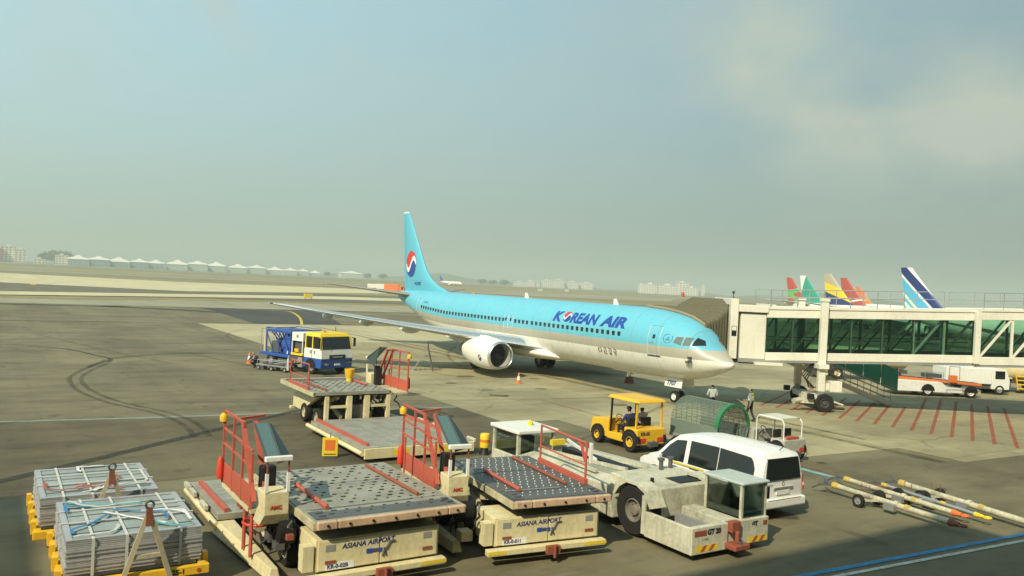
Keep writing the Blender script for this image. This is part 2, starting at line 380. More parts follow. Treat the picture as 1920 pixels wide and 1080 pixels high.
def sheet(name, poly, z, mat, parent=None):
    me = bpy.data.meshes.new(name); n = len(poly)
    me.from_pydata([(p[0], p[1], z) for p in poly], [], [tuple(range(n))]); me.materials.append(mat); me.update()
    bm = bmesh.new(); bm.from_mesh(me)
    for f_ in bm.faces:
        if f_.normal.z < 0: f_.normal_flip()
    bm.to_mesh(me); bm.free()
    o = bpy.data.objects.new(name, me); col.objects.link(o)
    if parent: o.parent = parent
    return o
ground = structure(sheet('ground', [(-5000, -5000), (5000, -5000), (5000, 5000), (-5000, 5000)], 0.0, M_FIELD))
apron = structure(sheet('apron', [(-160, -60), (420, -60), (420, 134), (-160, 134)], 0.01, M_APRON))
stand = structure(sheet('stand_pavement', [(19.7, 30.5), (22.5, 30.5), (22.5, 20.6), (33.2, 20.2), (33.2, 17.3), (80, 15.6), (80, 96.0), (19.7, 96.0)], 0.02, M_STAND))
structure(sheet('dirty_lane', [(-160, 24.2), (-2, 24.6), (6, 25.4), (13, 24.8), (19.6, 25.8), (19.6, 35.0), (11.3, 35.5), (5.4, 35.85), (0.4, 36.4), (-160, 42)], 0.015, M_LANE))
structure(sheet('far_stand_sheen', [(19.7, 68), (31, 72), (80, 72), (80, 96.0), (19.7, 96.0)], 0.0235, M_STAND2))  # paler overlay on the far stand, painting in sheen seen at a low angle
# far bands: taxiway and grass strips, running parallel to the runway
structure(sheet('dark_taxiway_patch', [(26.4, 97), (37.7, 98.6), (48, 136), (43.4, 146), (26.4, 151), (28, 129)], 0.03, M_DARK))
structure(sheet('taxiway', [(-900, 166), (-900, 246), (900, 262), (900, 186)], 0.05, M_ROAD))
structure(sheet('grass_strip', [(-900, 134), (-900, 152), (12, 150), (30, 160), (120, 168), (900, 172), (900, 134)], 0.05, M_TAXI))
M_PALE = ground_mat('pale_concrete_strip', (0.50, 0.445, 0.275), (0.60, 0.54, 0.34), (0.40, 0.355, 0.22), scale=0.4)
structure(sheet('pale_taxiway', [(-8.8, 406.0), (2.5, 398.7), (63.1, 352.4), (136.4, 358.9), (156.8, 341.3), (133.4, 290.4), (100.8, 265.0), (64.1, 236.3), (42.1, 220.3), (1.6, 243.8), (-5.3, 248.3)], 0.11, M_PALE))
structure(sheet('pale_shoulder', [(-3.7, 177.4), (1.2, 178.4), (44.5, 201.2), (83.8, 220.2), (104.2, 220.9), (92.5, 196.1), (74.0, 194.4), (40.1, 181.0), (1.1, 161.8), (-3.3, 161.2)], 0.12, M_PALE))
structure(sheet('pale_runway_edge', [(251.4, 454.1), (326.9, 479.9), (466.9, 484.1), (347.1, 359.8), (239.6, 351.6), (206.6, 373.1)], 0.11, M_TAXI))
structure(sheet('near_grass', [(-900, 248), (-900, 400), (100, 390), (240, 350), (240, 262), (900, 262), (900, 250)], 0.06, M_GRASS))
structure(sheet('grass_field', [(240, 262), (240, 352), (330, 420), (900, 420), (900, 262)], 0.07, M_GRASS2))
structure(sheet('runway', [(-2500, 470), (-2500, 545), (2500, 560), (2500, 485)], 0.08, M_TAXI))
structure(sheet('far_grass', [(-2500, 560), (-2500, 800), (2500, 830), (2500, 575)], 0.08, M_GRASS))
structure(sheet('outer_grass', [(-2500, 900), (-2500, 1450), (2500, 1000), (2500, 860)], 0.08, M_GRASS2))

def mark_mat(name, c, wear=0.5, alpha=1.0):
    k = NT(name); a = k.noise(1.6, 5, 0.7); b = k.noise(9, 4, 0.7)
    m = k.ramp(k.math('ADD', k.math('MULTIPLY', a, 0.5), k.math('MULTIPLY', b, 0.5)), (0.42, 1.0), (0.62, 1.0 - wear))
    k.set(k.b.inputs['Alpha'], k.math('MULTIPLY', m, alpha))
    return k.fin(c, 0.75, 0, 0.25)
P_RED = mark_mat('red_marking_paint', (0.36, 0.085, 0.045), 0.75, 0.85)
P_BLUE = mark_mat('blue_marking_paint', (0.06, 0.24, 0.44), 0.35)
P_BLUE2 = mark_mat('pale_blue_marking_paint', (0.32, 0.42, 0.40), 0.7, 0.55)
P_TEAL = mark_mat('teal_marking_paint', (0.20, 0.38, 0.38), 0.45)
P_WHITE = mark_mat('white_marking_paint', (0.60, 0.60, 0.52), 0.45)
P_YEL = mark_mat('yellow_marking_paint', (0.62, 0.46, 0.06), 0.3)
P_YEL2 = mark_mat('faded_yellow_marking_paint', (0.42, 0.33, 0.09), 0.8, 0.6)
P_TYRE = mark_mat('tyre_rubber_mark', (0.03, 0.028, 0.022), 0.9, 0.42)
P_TAR = mark_mat('tar_seam', (0.045, 0.043, 0.036), 0.6, 0.75)
P_STAIN = mark_mat('oil_stain', (0.05, 0.046, 0.034), 0.9, 0.6)
def strip(name, pts, wid, mat, z, parent, sub=1):
    # smooth ribbon through the points
    P = [Vector((p[0], p[1], 0)) for p in pts]
    if sub > 1 and len(P) > 2:
        Q = []
        for i in range(len(P) - 1):
            p0, p1, p2, p3 = P[max(i - 1, 0)], P[i], P[i + 1], P[min(i + 2, len(P) - 1)]
            for s_ in range(sub):
                t = s_ / sub
                Q.append(0.5 * ((2 * p1) + (p2 - p0) * t + (2 * p0 - 5 * p1 + 4 * p2 - p3) * t * t + (3 * p1 - p0 - 3 * p2 + p3) * t ** 3))
        P = Q + [P[-1]]
    vs, fs = [], []
    for i, p in enumerate(P):
        d = (P[min(i + 1, len(P) - 1)] - P[max(i - 1, 0)]).normalized(); nn = Vector((-d.y, d.x, 0)) * wid / 2
        vs += [(p.x - nn.x, p.y - nn.y, z), (p.x + nn.x, p.y + nn.y, z)]
    for i in range(len(P) - 1): fs.append((2 * i, 2 * i + 2, 2 * i + 3, 2 * i + 1))
    me = bpy.data.meshes.new(name); me.from_pydata(vs, [], fs); me.materials.append(mat)
    o = bpy.data.objects.new(name, me); col.objects.link(o); o.parent = parent; return o
Z = 0.026
for i in range(15):
    v0 = 31.1 - i * 0.93; u0 = 37.4 + i * 0.12; ln = 16.5 if i in (1, 9, 10, 11, 12, 13, 14) else 9.5
    strip('hatch_line', [(u0, v0), (u0 + ln * 0.885, v0 + ln * 0.466)], 0.17, P_RED, Z, stand)
strip('lead_in_line', [(32.75, 17.6), (32.75, 95)], 0.16, P_YEL2, Z, stand)
strip('rubber_track', [(32.2, 17.6), (32.35, 30), (32.5, 95)], 0.5, P_TYRE, Z - 0.001, stand)
strip('rubber_track', [(33.6, 22), (33.6, 50), (33.9, 90)], 0.35, P_TYRE, Z - 0.001, stand)
strip('red_edge_line', [(25.0, 20.2), (25.45, 36)], 0.10, P_RED, Z + 0.001, stand)
strip('red_edge_line', [(25.6, 14), (25.75, 20.2)], 0.10, P_RED, Z, apron)
strip('teal_line', [(25.3, 14), (25.25, 20.5)], 0.34, P_TEAL, Z, apron)
strip('blue_line', [(-30, 13.9), (10, 12.0), (15.76, 11.62), (24.48, 11.04), (70, 8.0)], 0.17, P_BLUE, Z, apron)
strip('white_line', [(-30, 13.2), (10, 11.6), (16.59, 11.24), (23.81, 10.73), (70, 7.5)], 0.13, P_WHITE, Z, apron)
strip('pale_line', [(-40, 38), (0.45, 36.5), (5.4, 35.95), (11.3, 35.6), (19.6, 35.1)], 0.30, P_BLUE2, Z, apron)
strip('tar_seam', [(-30, 3.5), (0.39, 26.72), (3.0, 28.77), (5.83, 31.16), (7.93, 32.92), (11.33, 35.62), (15, 38.6)], 0.42, P_TAR, Z + 0.001, apron)
for off in (0.0, 0.55):
    strip('tyre_mark', [(-6 + off, 71), (0.63, 69.05 + off), (3.04, 67.5 + off), (4.89, 65.2), (5.95, 61.7), (6.71, 58.7), (5.5 + off, 55.7), (4.65 + off, 53.2), (3.82 + off, 50.1), (3.6 + off, 47.6), (3.74 + off, 44.3), (4.43 + off, 40.9), (5.17 + off, 39), (6.02 + off, 37.1), (6.48 + off, 35.2), (6.62 + off, 33.2), (6.5 + off, 31.4)], 0.24, P_TYRE, Z + 0.002 + off * 0.002, apron, 5)
    strip('tyre_mark', [(5.0, 54.0 + off), (6.75, 58.7 + off), (7.72, 59.8 + off), (9.78, 61.4 + off), (12.13, 62.0 + off), (16.46, 61.8 + off), (19.6, 61.5 + off)], 0.26, P_TYRE, Z + 0.003 + off * 0.002, apron, 5)
random.seed(23)
P_TYRE2 = mark_mat('faint_tyre_mark', (0.035, 0.032, 0.026), 0.95, 0.30)
for i in range(11):
    x, y, a = random.uniform(-6, 30), random.uniform(20, 75), random.uniform(-.5, .5) + random.choice((0, 1.57)); cv_ = random.uniform(-.05, .05); p_ = []
    for j in range(9): p_.append((x, y)); x += 3 * math.sin(a); y += 3 * math.cos(a); a += cv_ * 3
    strip('tyre_mark', p_, random.uniform(.18, .3), P_TYRE2, Z + 0.008 + i * .0004, apron, 4)
strip('tar_seam', [(-160, 131.5), (1, 130.8), (14, 130.5), (27, 122), (34, 110)], 2.6, P_TAR, Z, apron, 4)
strip('yellow_line', [(31.8, 96.2), (36.6, 112), (40.1, 127.3), (38.5, 131), (33.0, 133.4)], 0.34, P_YEL, 0.034, apron, 6)
strip('yellow_line', [(-160, 160), (12, 158), (30, 164), (60, 170), (300, 178)], 0.5, P_YEL, 0.058, apron, 4)
strip('yellow_line', [(8.5, 232), (7.0, 262), (-12, 300)], 1.2, P_YEL, 0.075, apron, 4)
strip('slab_edge', [(-160, 97.2), (19.7, 96.2)], 0.5, P_TAR, Z, apron)
random.seed(11)
for i in range(26):
    x, y = random.uniform(8, 33), random.uniform(14, 60); r_ = random.uniform(0.15, 0.8)
    pts = [(x + r_ * random.uniform(0.6, 1.2) * math.cos(a * 0.7), y + 0.7 * r_ * random.uniform(0.6, 1.2) * math.sin(a * 0.7)) for a in range(9)]
    sheet('oil_stain', pts, Z + 0.004 + i * 0.0002, P_STAIN, apron)

# terminal building behind the viewpoint: it throws the shade along the bottom of the picture
M_WALL = paint('terminal_cladding', (0.52, 0.52, 0.5), 0.5, 0.2)
term = thing('terminal_building', 'grey terminal building behind the viewpoint shading the near apron', 'building', (0, -0.6, 0))
MB().box(-20, -2, -40, 0, 0, 25.0).build('wall', M_WALL, term)
MB().box(-1.997, 120, -40, -0.02, 0, 21.8).build('wall', M_WALL, term)
MB().box(-90, -20.6, -40, 14.2, 0, 21.0).build('wing_wall', M_WALL, term)
for i in range(14):
    MB().box(2 + i * 8, 9 + i * 8, -0.015, 0.05, 8.5, 16.5).build('window', GLASS_D, term)

# ---------------------------------------------------------------- far buildings
M_HROOF = plain('hangar_roof_white', (0.78, 0.76, 0.70), 0.6, var=0.1)
M_HDOOR = plain('hangar_door_blue_grey', (0.20, 0.29, 0.33), 0.6)
M_HDOOR2 = plain('hangar_door_pale_green', (0.38, 0.47, 0.42), 0.6)
M_BW = plain('far_block_white', (0.74, 0.70, 0.60), 0.7, var=0.1)
M_BW2 = plain('far_block_grey', (0.50, 0.50, 0.47), 0.7, var=0.1)
M_BWIN = plain('far_window', (0.10, 0.13, 0.15), 0.3)
M_BRED = plain('far_red_brick', (0.38, 0.12, 0.08), 0.7)
hg = [(121, 1562, 34, 18.1), (153, 1566, 36, 18.1), (185, 1569, 36, 18.2), (220, 1582, 31, 17.4), (248, 1588, 30, 17.2), (287, 1598, 38, 19.4), (325, 1610, 37, 19.5), (362, 1622, 35, 19.6),
      (407, 1640, 36, 17.8), (452, 1671, 39, 17.8), (498, 1701, 36, 16.7), (544, 1742, 30, 16.5), (580, 1767, 26, 15.8), (620, 1801, 24, 13.8), (708, 1804, 51, 17.0)]
ords = ['first', 'second', 'third', 'fourth', 'fifth', 'sixth', 'seventh', 'eighth', 'ninth', 'tenth', 'eleventh', 'twelfth', 'thirteenth', 'fourteenth', 'fifteenth']
for i, (u, v, w_, h) in enumerate(hg):
    rz = math.degrees(math.atan2(v, u)) - 90
    lab = ('lone white roofed hangar standing apart, beside the aircraft tail' if i == 14 else 'white roofed hangar with %s doors, %s from the left in the far row' % ('blue grey' if i < 5 else 'pale green', ords[i]))
    t = thing('hangar', lab, 'hangar', (u, v, 0), rz, 'white roofed hangars across the airfield')
    hw = w_ / 2 * 0.985; e = h * (0.60 + .06 * math.sin(i * 2.3)); dp = 45
    MB().box(-hw, hw, 0, dp, 0, e).build('wall', M_BW2 if i % 2 else M_BW, t)
    MB().loft([[(-hw - .5, -1.5, e), (hw + .5, -1.5, e), (hw + .5, dp, e), (-hw - .5, dp, e)], [(-hw * .9, 1, e + (h - e) * .3), (hw * .9, 1, e + (h - e) * .3), (hw * .9, dp - 2, e + (h - e) * .3), (-hw * .9, dp - 2, e + (h - e) * .3)],
               [(-hw * .35, 5, e + (h - e) * .62), (hw * .35, 5, e + (h - e) * .62), (hw * .35, dp - 6, e + (h - e) * .62), (-hw * .35, dp - 6, e + (h - e) * .62)], [(-hw * .12, 8, h), (hw * .12, 8, h), (hw * .12, dp - 9, h), (-hw * .12, dp - 9, h)]]).build('roof', M_HROOF, t)
    nd = 4
    for j in range(nd):
        x0 = -hw * .93 + j * 2 * hw * .93 / nd
        MB().box(x0 + .25, x0 + 2 * hw * .93 / nd - .25, -0.5 - .3 * (j % 2), 0.2, 0.2, e * .86).build('door', M_HDOOR if i < 5 else M_HDOOR2, t)
def block(u, v, w_, h, lab, wall=M_BW, fl=3.4, dp=16, cols=None, group='pale buildings beyond the airfield', extra=None):
    rz = math.degrees(math.atan2(v, u)) - 90
    t = thing('apartment_block', lab, 'building', (u, v, 0), rz, group)
    MB().box(-w_ / 2, w_ / 2, 0, dp, 0, h).build('wall', wall, t)
    MB().box(-w_ / 2 - .3, w_ / 2 + .3, -.3, dp + .3, h, h + .8).build('parapet', M_BW2, t)
    MB().box(-w_ * .15, w_ * .12, 4, 9, h + .8, h + 3.2).build('roof_house', wall, t)
    nf = max(2, int(h / fl)); nc = cols or max(2, int(w_ / 5))
    wm = MB().box(-w_ / nc * .3, w_ / nc * .3, -.12, .1, 0, fl * .5).mesh('window'); wm.materials.append(M_BWIN)
    for r_ in range(nf):
        for c_ in range(nc): inst(wm, t, ((c_ + .5) * w_ / nc - w_ / 2, 0, 1.0 + r_ * h / nf))
    return t
block(21, 1627, 24, 26.7, 'tallest white block at the far left edge, with red brick end wall')
t = block(38, 1616, 18, 22.2, 'lower white block joined to the right of the tall far left block')
MB().box(-31, -27.5, -2, 10, 0, 24).build('brick_end', M_BRED, t)
block(67, 1621, 18, 7.5, 'low white shed between the far left blocks and the hangars')
block(97, 1566, 20, 15.7, 'white office at the left end of the hangar row')
block(686, 1818, 9, 10.6, 'small white hut left of the lone hangar')
for i, (u, v, w_, h) in enumerate([(1096, 1673, 30, 10.5), (1147, 1700, 24, 14.7), (1163, 1689, 9, 14.4), (1199, 1702, 27, 18.4), (1224, 1686, 32, 21.1), (1267, 1682, 32, 17.7), (1309, 1679, 38, 16.7)]):
    block(u, v, w_, h, 'pale block above the blue fuselage, %s from the left in the hazy left cluster' % ords[i])
for i, (u, v, w_, h) in enumerate([(1073, 1201, 10, 16.4), (1083, 1185, 26, 18.3), (1110, 1165, 40, 17.9), (1168, 1184, 24, 24.9), (1144, 1134, 26, 14.9), (1405, 1356, 9, 23.1)]):
    block(u, v, w_, h, 'cream block left of the jet bridge canopy, %s from the left in the right cluster' % ords[i])
# hazy skyline of the city: each block its own thing, deep in the haze
random.seed(5)
# hills and distant woods
def hill(name, az0, az1, dist, hmax, seed, mat):
    random.seed(seed); n = 40; mb = MB(); ring = [[], [], []]
    ph = [random.uniform(0, 6.3) for _ in range(6)]
    for i in range(n + 1):
        a = R(az0 + (az1 - az0) * i / n); t_ = i / n
        h = hmax * (0.35 + 0.3 * math.sin(t_ * 9 + ph[0]) + 0.2 * math.sin(t_ * 21 + ph[1]) + 0.1 * math.sin(t_ * 47 + ph[2])) * math.sin(math.pi * t_) ** .5
        h = max(h, 0.0)
        for k_, (dd, hh) in enumerate(((0, -1), (120, h), (700, -1))):
            ring[k_].append(((dist + dd) * math.sin(a), (dist + dd) * math.cos(a), hh))
    mb.loft(ring, caps=False, close=False); return structure(mb.build(name, mat, None, 60))
M_HILL = ground_mat('wooded_hill', (0.05, 0.075, 0.03), (0.09, 0.11, 0.05), (0.04, 0.055, 0.02), scale=0.2)
hill('hills', -6, 16, 2700, 34, 3, M_HILL)
hill('hills', 10, 36, 3000, 38, 8, M_HILL)
hill('hills', 30, 62, 2800, 34, 14, M_HILL)
hill('hills', 50, 82, 2600, 30, 21, M_HILL)

# far trees (a round wood by the far left blocks and small trees along the hangars)
M_LEAF = plain('far_tree_leaf', (0.06, 0.09, 0.035), 0.9, var=0.5)
M_TRUNK = plain('tree_bark', (0.08, 0.06, 0.04), 0.9)
def tree(u, v, h, wd, lab):
    t = thing('far_tree', lab, 'tree', (u, v, 0), 0, 'trees along the far edge of the airfield')
    MB().tube((0, 0, 0), (0, 0, h * .5), h * .035, 6, h * .02).tube((0, 0, h * .35), (wd * .2, 0, h * .65), h * .018, 5, h * .008).tube((0, 0, h * .4), (-wd * .2, .5, h * .7), h * .018, 5, h * .008).build('trunk', M_TRUNK, t)
    mb = MB()
    for _ in range(420):
        a = random.uniform(0, 6.28); e_ = random.uniform(-1, 1); rr = random.uniform(.45, 1) ** .6 * (1 + .25 * math.sin(3 * a + h))
        p = Vector((math.cos(a) * math.sqrt(1 - e_ * e_) * rr * wd / 2, math.sin(a) * math.sqrt(1 - e_ * e_) * rr * wd / 2, h * .62 + e_ * rr * h * .38))
        d1 = Vector((random.uniform(-1, 1), random.uniform(-1, 1), random.uniform(-.6, .6))) * wd * .07; d2 = Vector((random.uniform(-1, 1), random.uniform(-1, 1), random.uniform(-1, 1))) * wd * .07
        mb.add([p - d1, p + d2, p + d1, p - d2], [(0, 1, 2, 3)])
    mb.build('crown', M_LEAF, t)
for i, (u, v, h, wd) in enumerate([(84, 1800, 22, 26), (99, 1790, 27, 30), (115, 1795, 25, 30), (131, 1800, 19, 24), (660, 1830, 12, 16), (760, 1830, 13, 20), (800, 1830, 14, 22), (1000, 1690, 13, 22), (1030, 1690, 12, 20), (1060, 1685, 14, 22)]):
    tree(u, v, h, wd, ['leftmost hazy tree right of the far left white blocks', 'tallest round tree behind the far left of the airfield', 'broad round tree beside the tallest far left tree', 'low tree just left of the hangar row'][i] if i < 4 else 'small hazy tree, %s from the left beyond the runway' % ords[i])

# ---------------------------------------------------------------- haze
hz = MB().box(-5200, 5200, -5200, 5200, -1.0, 95).build('haze', None)
hz['kind'] = 'stuff'; hz['label'] = 'pale grey green smog over the airfield'
k = NT('smog_air'); k.t.nodes.remove(k.b)
pv = k.n('ShaderNodeVolumePrincipled'); pv.inputs['Density'].default_value = 0.0005; pv.inputs['Color'].default_value = (0.80, 0.90, 0.80, 1); pv.inputs['Anisotropy'].default_value = 0.0
k.t.links.new(pv.outputs[0], k.out.inputs['Volume'])
hz.data.materials.append(k.m)

# ================================================================ the airliner
# local frame: origin on the ground under the nose tip, +y aft, -x starboard (towards the viewer)
def livery(name):
    k = NT(name); sp = k.n('ShaderNodeSeparateXYZ'); k.t.links.new(k.tc.outputs['Object'], sp.inputs[0])
    z = sp.outputs['Z']; y = sp.outputs['Y']
    blue, grey, white = (0.105, 0.45, 0.585), (0.40, 0.385, 0.305), (0.80, 0.79, 0.70)
    # the stripe rises a little towards the tail
    zz = k.math('SUBTRACT', z, k.math('MULTIPLY', k.math('MAXIMUM', k.math('SUBTRACT', y, 29.0), 0.0), 0.045))
    c = k.mix(k.smooth(zz, 2.70, 2.71), white, grey)
    c = k.mix(k.smooth(zz, 3.24, 3.25), c, blue)
    n1 = k.noise(0.7, 4); n2 = k.noise(3.5, 4, 0.6, k.map((1, 1, 0.3)))
    c = k.mix(k.math('MULTIPLY', k.ramp(n2, (0.48, 0.0), (0.78, 1.0)), 0.24), c, (0.22, 0.21, 0.17))
    c = k.mix(k.math('MULTIPLY', n1, 0.10), c, tuple(x * 0.7 for x in white))
    # skin panel seams
    br = k.n('ShaderNodeTexBrick', offset=0.0); br.inputs['Scale'].default_value = 1; br.inputs['Brick Width'].default_value = 2.03; br.inputs['Row Height'].default_value = 30; br.inputs['Mortar Size'].default_value = 0.016; br.inputs['Mortar Smooth'].default_value = 0.4
    br.inputs['Color1'].default_value = br.inputs['Color2'].default_value = (1, 1, 1, 1); br.inputs['Mortar'].default_value = (0.66, 0.66, 0.66, 1)
    sw = k.n('ShaderNodeCombineXYZ'); k.t.links.new(y, sw.inputs[0]); sw.inputs[1].default_value = 15.0; k.t.links.new(sw.outputs[0], br.inputs['Vector'])
    c = k.mix(1.0, c, br.outputs[0], 'MULTIPLY')
    m = k.fin(c, k.math('ADD', 0.34, k.math('MULTIPLY', n2, 0.18)), 0, 0.45); k.b.inputs['Coat Weight'].default_value = 0.12; k.b.inputs['Coat Roughness'].default_value = 0.2
    return m
M_LIV = livery('airliner_livery')
def gloss(name, c, r=0.3):
    m = paint(name, c, r, 0.12, dc=(0.25, 0.24, 0.2)); return m
M_SKY = gloss('light_blue_aircraft_paint', (0.105, 0.45, 0.585))
M_AWH = gloss('white_aircraft_paint', (0.80, 0.79, 0.70))
M_AGREY = gloss('grey_wing_paint', (0.52, 0.54, 0.54))
M_TAILP = gloss('dull_grey_tailplane_paint', (0.26, 0.26, 0.23), .5)
M_LIP = paint('polished_inlet_lip', (0.78, 0.78, 0.75), 0.22, 0.1, metal=0.9)
M_EMR, M_EMB, M_EMW = plain('emblem_red', (0.58, 0.035, 0.03), 0.35, var=0.05), plain('emblem_blue', (0.015, 0.05, 0.30), 0.35, var=0.05), plain('emblem_white', (0.8, 0.8, 0.78), 0.35, var=0.05)
M_TXT = plain('livery_lettering_blue', (0.015, 0.06, 0.33), 0.35, var=0.05)
M_DOORLINE = plain('door_outline_white', (0.62, 0.72, 0.74), 0.4, var=0.05)

air = thing('airliner', 'light blue and white twin jet airliner parked at the jet bridge', 'airplane', (33.0, 29.4, 0))
GLASS_CK = glass('cockpit_side_glass_reflection', (.14, .165, .15), .05)  # paler than the front pane: reflected light painted into the base colour
# fuselage stations: distance aft, top z, bottom z, half width, z of widest point
FS = [(0, 2.57, 2.53, 0.02, 2.55), (0.04, 2.66, 2.45, 0.13, 2.54), (0.15, 2.78, 2.35, 0.27, 2.55), (0.4, 2.95, 2.22, 0.47, 2.57), (0.8, 3.19, 2.05, 0.75, 2.65), (1.2, 3.43, 1.90, 0.99, 2.76), (1.55, 3.77, 1.77, 1.18, 2.89),
      (2.0, 4.22, 1.64, 1.38, 3.03), (2.5, 4.56, 1.54, 1.56, 3.15), (3.2, 4.84, 1.41, 1.68, 3.27), (4.2, 5.06, 1.36, 1.79, 3.36), (5.5, 5.22, 1.32, 1.86, 3.42), (7, 5.30, 1.30, 1.88, 3.45), (10, 5.31, 1.30, 1.88, 3.45), (16, 5.31, 1.30, 1.88, 3.45), (22, 5.31, 1.30, 1.88, 3.45), (28, 5.31, 1.32, 1.88, 3.45),
      (30, 5.31, 1.45, 1.86, 3.5), (32, 5.31, 1.80, 1.79, 3.6), (34, 5.30, 2.30, 1.64, 3.75), (36, 5.28, 2.85, 1.40, 3.95), (38, 5.24, 3.40, 1.08, 4.2), (40, 5.16, 3.92, 0.70, 4.45), (41.3, 5.06, 4.25, 0.42, 4.6), (42.1, 4.95, 4.50, 0.22, 4.72)]
def fs(d):
    for a, b in zip(FS[:-1], FS[1:]):
        if a[0] <= d <= b[0]:
            t = (d - a[0]) / (b[0] - a[0]); return [a[i] + (b[i] - a[i]) * t for i in range(5)]
    return list(FS[-1])
def fring(d, n=44, grow=0.0):
    _, t, b, hw, zc = fs(d); out_ = []
    for i in range(n):
        a = 2 * math.pi * i / n; ca = math.cos(a); out_.append(((hw + grow) * math.sin(a), d, zc + ((t - zc) if ca > 0 else (zc - b)) * ca + grow * ca))
    return out_
def fpt(d, z, off=0.006, side=-1):
    """point on the fuselage skin at station d and height z"""
    _, t, b, hw, zc = fs(d); hh = (t - zc) if z > zc else (zc - b); q = max(-1, min(1, (z - zc) / hh)); return (side * (hw * math.sqrt(max(0, 1 - q * q)) + off), d, z + off * q)
dens = []
for a, b in zip(FS[:-1], FS[1:]):
    m_ = max(1, int((b[0] - a[0]) / 0.8)) if a[0] > 5 else 2
    dens += [a[0] + (b[0] - a[0]) * j / m_ for j in range(m_)]
dens.append(42.1)
fus = MB().loft([fring(d) for d in dens]).build('fuselage', M_LIV, air, 50)
def patch(name, corners, mat, parent, n=5, off=0.008, side=-1):
    """corners: (d,z) quad laid on the skin"""
    vs, fcs = [], []
    for i in range(n + 1):
        for j in range(n + 1):
            s_, t = i / n, j / n
            d = (1 - s_) * ((1 - t) * corners[0][0] + t * corners[3][0]) + s_ * ((1 - t) * corners[1][0] + t * corners[2][0])
            z = (1 - s_) * ((1 - t) * corners[0][1] + t * corners[3][1]) + s_ * ((1 - t) * corners[1][1] + t * corners[2][1])
            vs.append(fpt(d, z, off, side))
    for i in range(n):
        for j in range(n): a = i * (n + 1) + j; fcs.append((a, a + n + 1, a + n + 2, a + 1))
    return MB().add(vs, fcs).build(name, mat, parent, 60)
for side in (-1, 1):
    for q in (((2.92, 3.52), (2.42, 3.40), (2.38, 3.84), (2.78, 3.84)), ((2.34, 3.40), (1.95, 3.40), (1.95, 3.85), (2.31, 3.85)), ((1.88, 3.41), (1.38, 3.47), (1.58, 3.72), (1.85, 3.86))):
        patch('cockpit_window', q, GLASS_CK if q[0][0] > 2 else GLASS_D, fus, side=side)
    patch('window_surround', ((1.90, 3.34), (1.875, 3.34), (1.85, 3.95), (1.90, 3.95)), M_SKY, fus, 4, 0.014, side)
# cabin windows
wshape = [(0.125 * max(-1, min(1, 1.5 * math.cos(a))) , 0.18 * max(-1, min(1, 1.25 * math.sin(a)))) for a in [2 * math.pi * i / 16 for i in range(16)]]
wm = MB().prism([(p[0], p[1]) for p in wshape], 'x', -0.008, 0.02).mesh('cabin_window'); wm.materials.append(plain('cabin_window_glass', (0.035, 0.045, 0.05), 0.15))
ws = [7.15 + 0.508 * i for i in range(19)] + [16.9 + 0.5 * i for i in range(4)] + [20.0 + 0.508 * i for i in range(28)]
for d in ws:
    zc = 3.62 + max(0, d - 29) * 0.05; p = fpt(d, zc, 0.0); o = inst(wm, fus, (p[0], d, zc), (0, R(-4), math.atan2(fpt(d + .3, zc)[0] - fpt(d - .3, zc)[0], -0.6) * 0), name='cabin_window')
# door outlines
def outline(name, d0, d1, z0, z1, mat, parent, w_=0.035, off=0.010):
    mb = MB()
    for a, b in (((d0, z0), (d1, z0)), ((d1, z0), (d1, z1)), ((d1, z1), (d0, z1)), ((d0, z1), (d0, z0))):
        n = 10
        for i in range(n):
            q0 = (a[0] + (b[0] - a[0]) * i / n, a[1] + (b[1] - a[1]) * i / n); q1 = (a[0] + (b[0] - a[0]) * (i + 1) / n, a[1] + (b[1] - a[1]) * (i + 1) / n)
            mb.bar(fpt(*q0, off), fpt(*q1, off), w_, 0.006)
    return mb.build(name, mat, parent)
for nm, a in (('service_door', (3.85, 4.72, 2.72, 4.35)), ('service_door', (34.1, 34.9, 3.1, 4.6)), ('emergency_exit', (18.75, 19.3, 3.1, 4.05)), ('emergency_exit', (19.4, 19.9, 3.1, 4.05))):
    d_ = outline(nm, *a, M_DOORLINE, fus)
    if a[0] < 30: patch('door_window', (((a[0] + a[1]) / 2 + .1, 3.62), ((a[0] + a[1]) / 2 - .1, 3.62), ((a[0] + a[1]) / 2 - .1, 3.85), ((a[0] + a[1]) / 2 + .1, 3.85)), GLASS_D, d_, 2)
patch('door_handle', ((4.6, 3.35), (4.25, 3.35), (4.25, 3.45), (4.6, 3.45)), GREY, fus, 2, 0.012)
patch('door_sill', ((4.8, 2.62), (3.8, 2.62), (3.8, 2.68), (4.8, 2.68)), DGREY, fus, 4, 0.016)
def skin_text(txt, size, d_start, z0, mat, name='lettering', length=None, **k):
    mb = text_mb(txt, size, cuts=[size * j / 8 for j in range(1, 8)], **k)
    if length:
        mx = max(v[0] for v in mb.v); mn = min(v[0] for v in mb.v); mb.v = [((v[0] - mn) * length / (mx - mn), v[1], 0) for v in mb.v]
    def mp_(v):
        d = d_start - v[0]; _, t, b, hw, zc = fs(d); a = math.asin(max(-1, min(1, (z0 - zc) / (t - zc)))) + v[1] / 1.9
        return (-(hw * math.cos(a) + 0.008), d, zc + (t - zc) * math.sin(a) + 0.006 * math.sin(a))
    mb.v = [mp_(v) for v in mb.v]
    return mb.build(name, mat, fus)
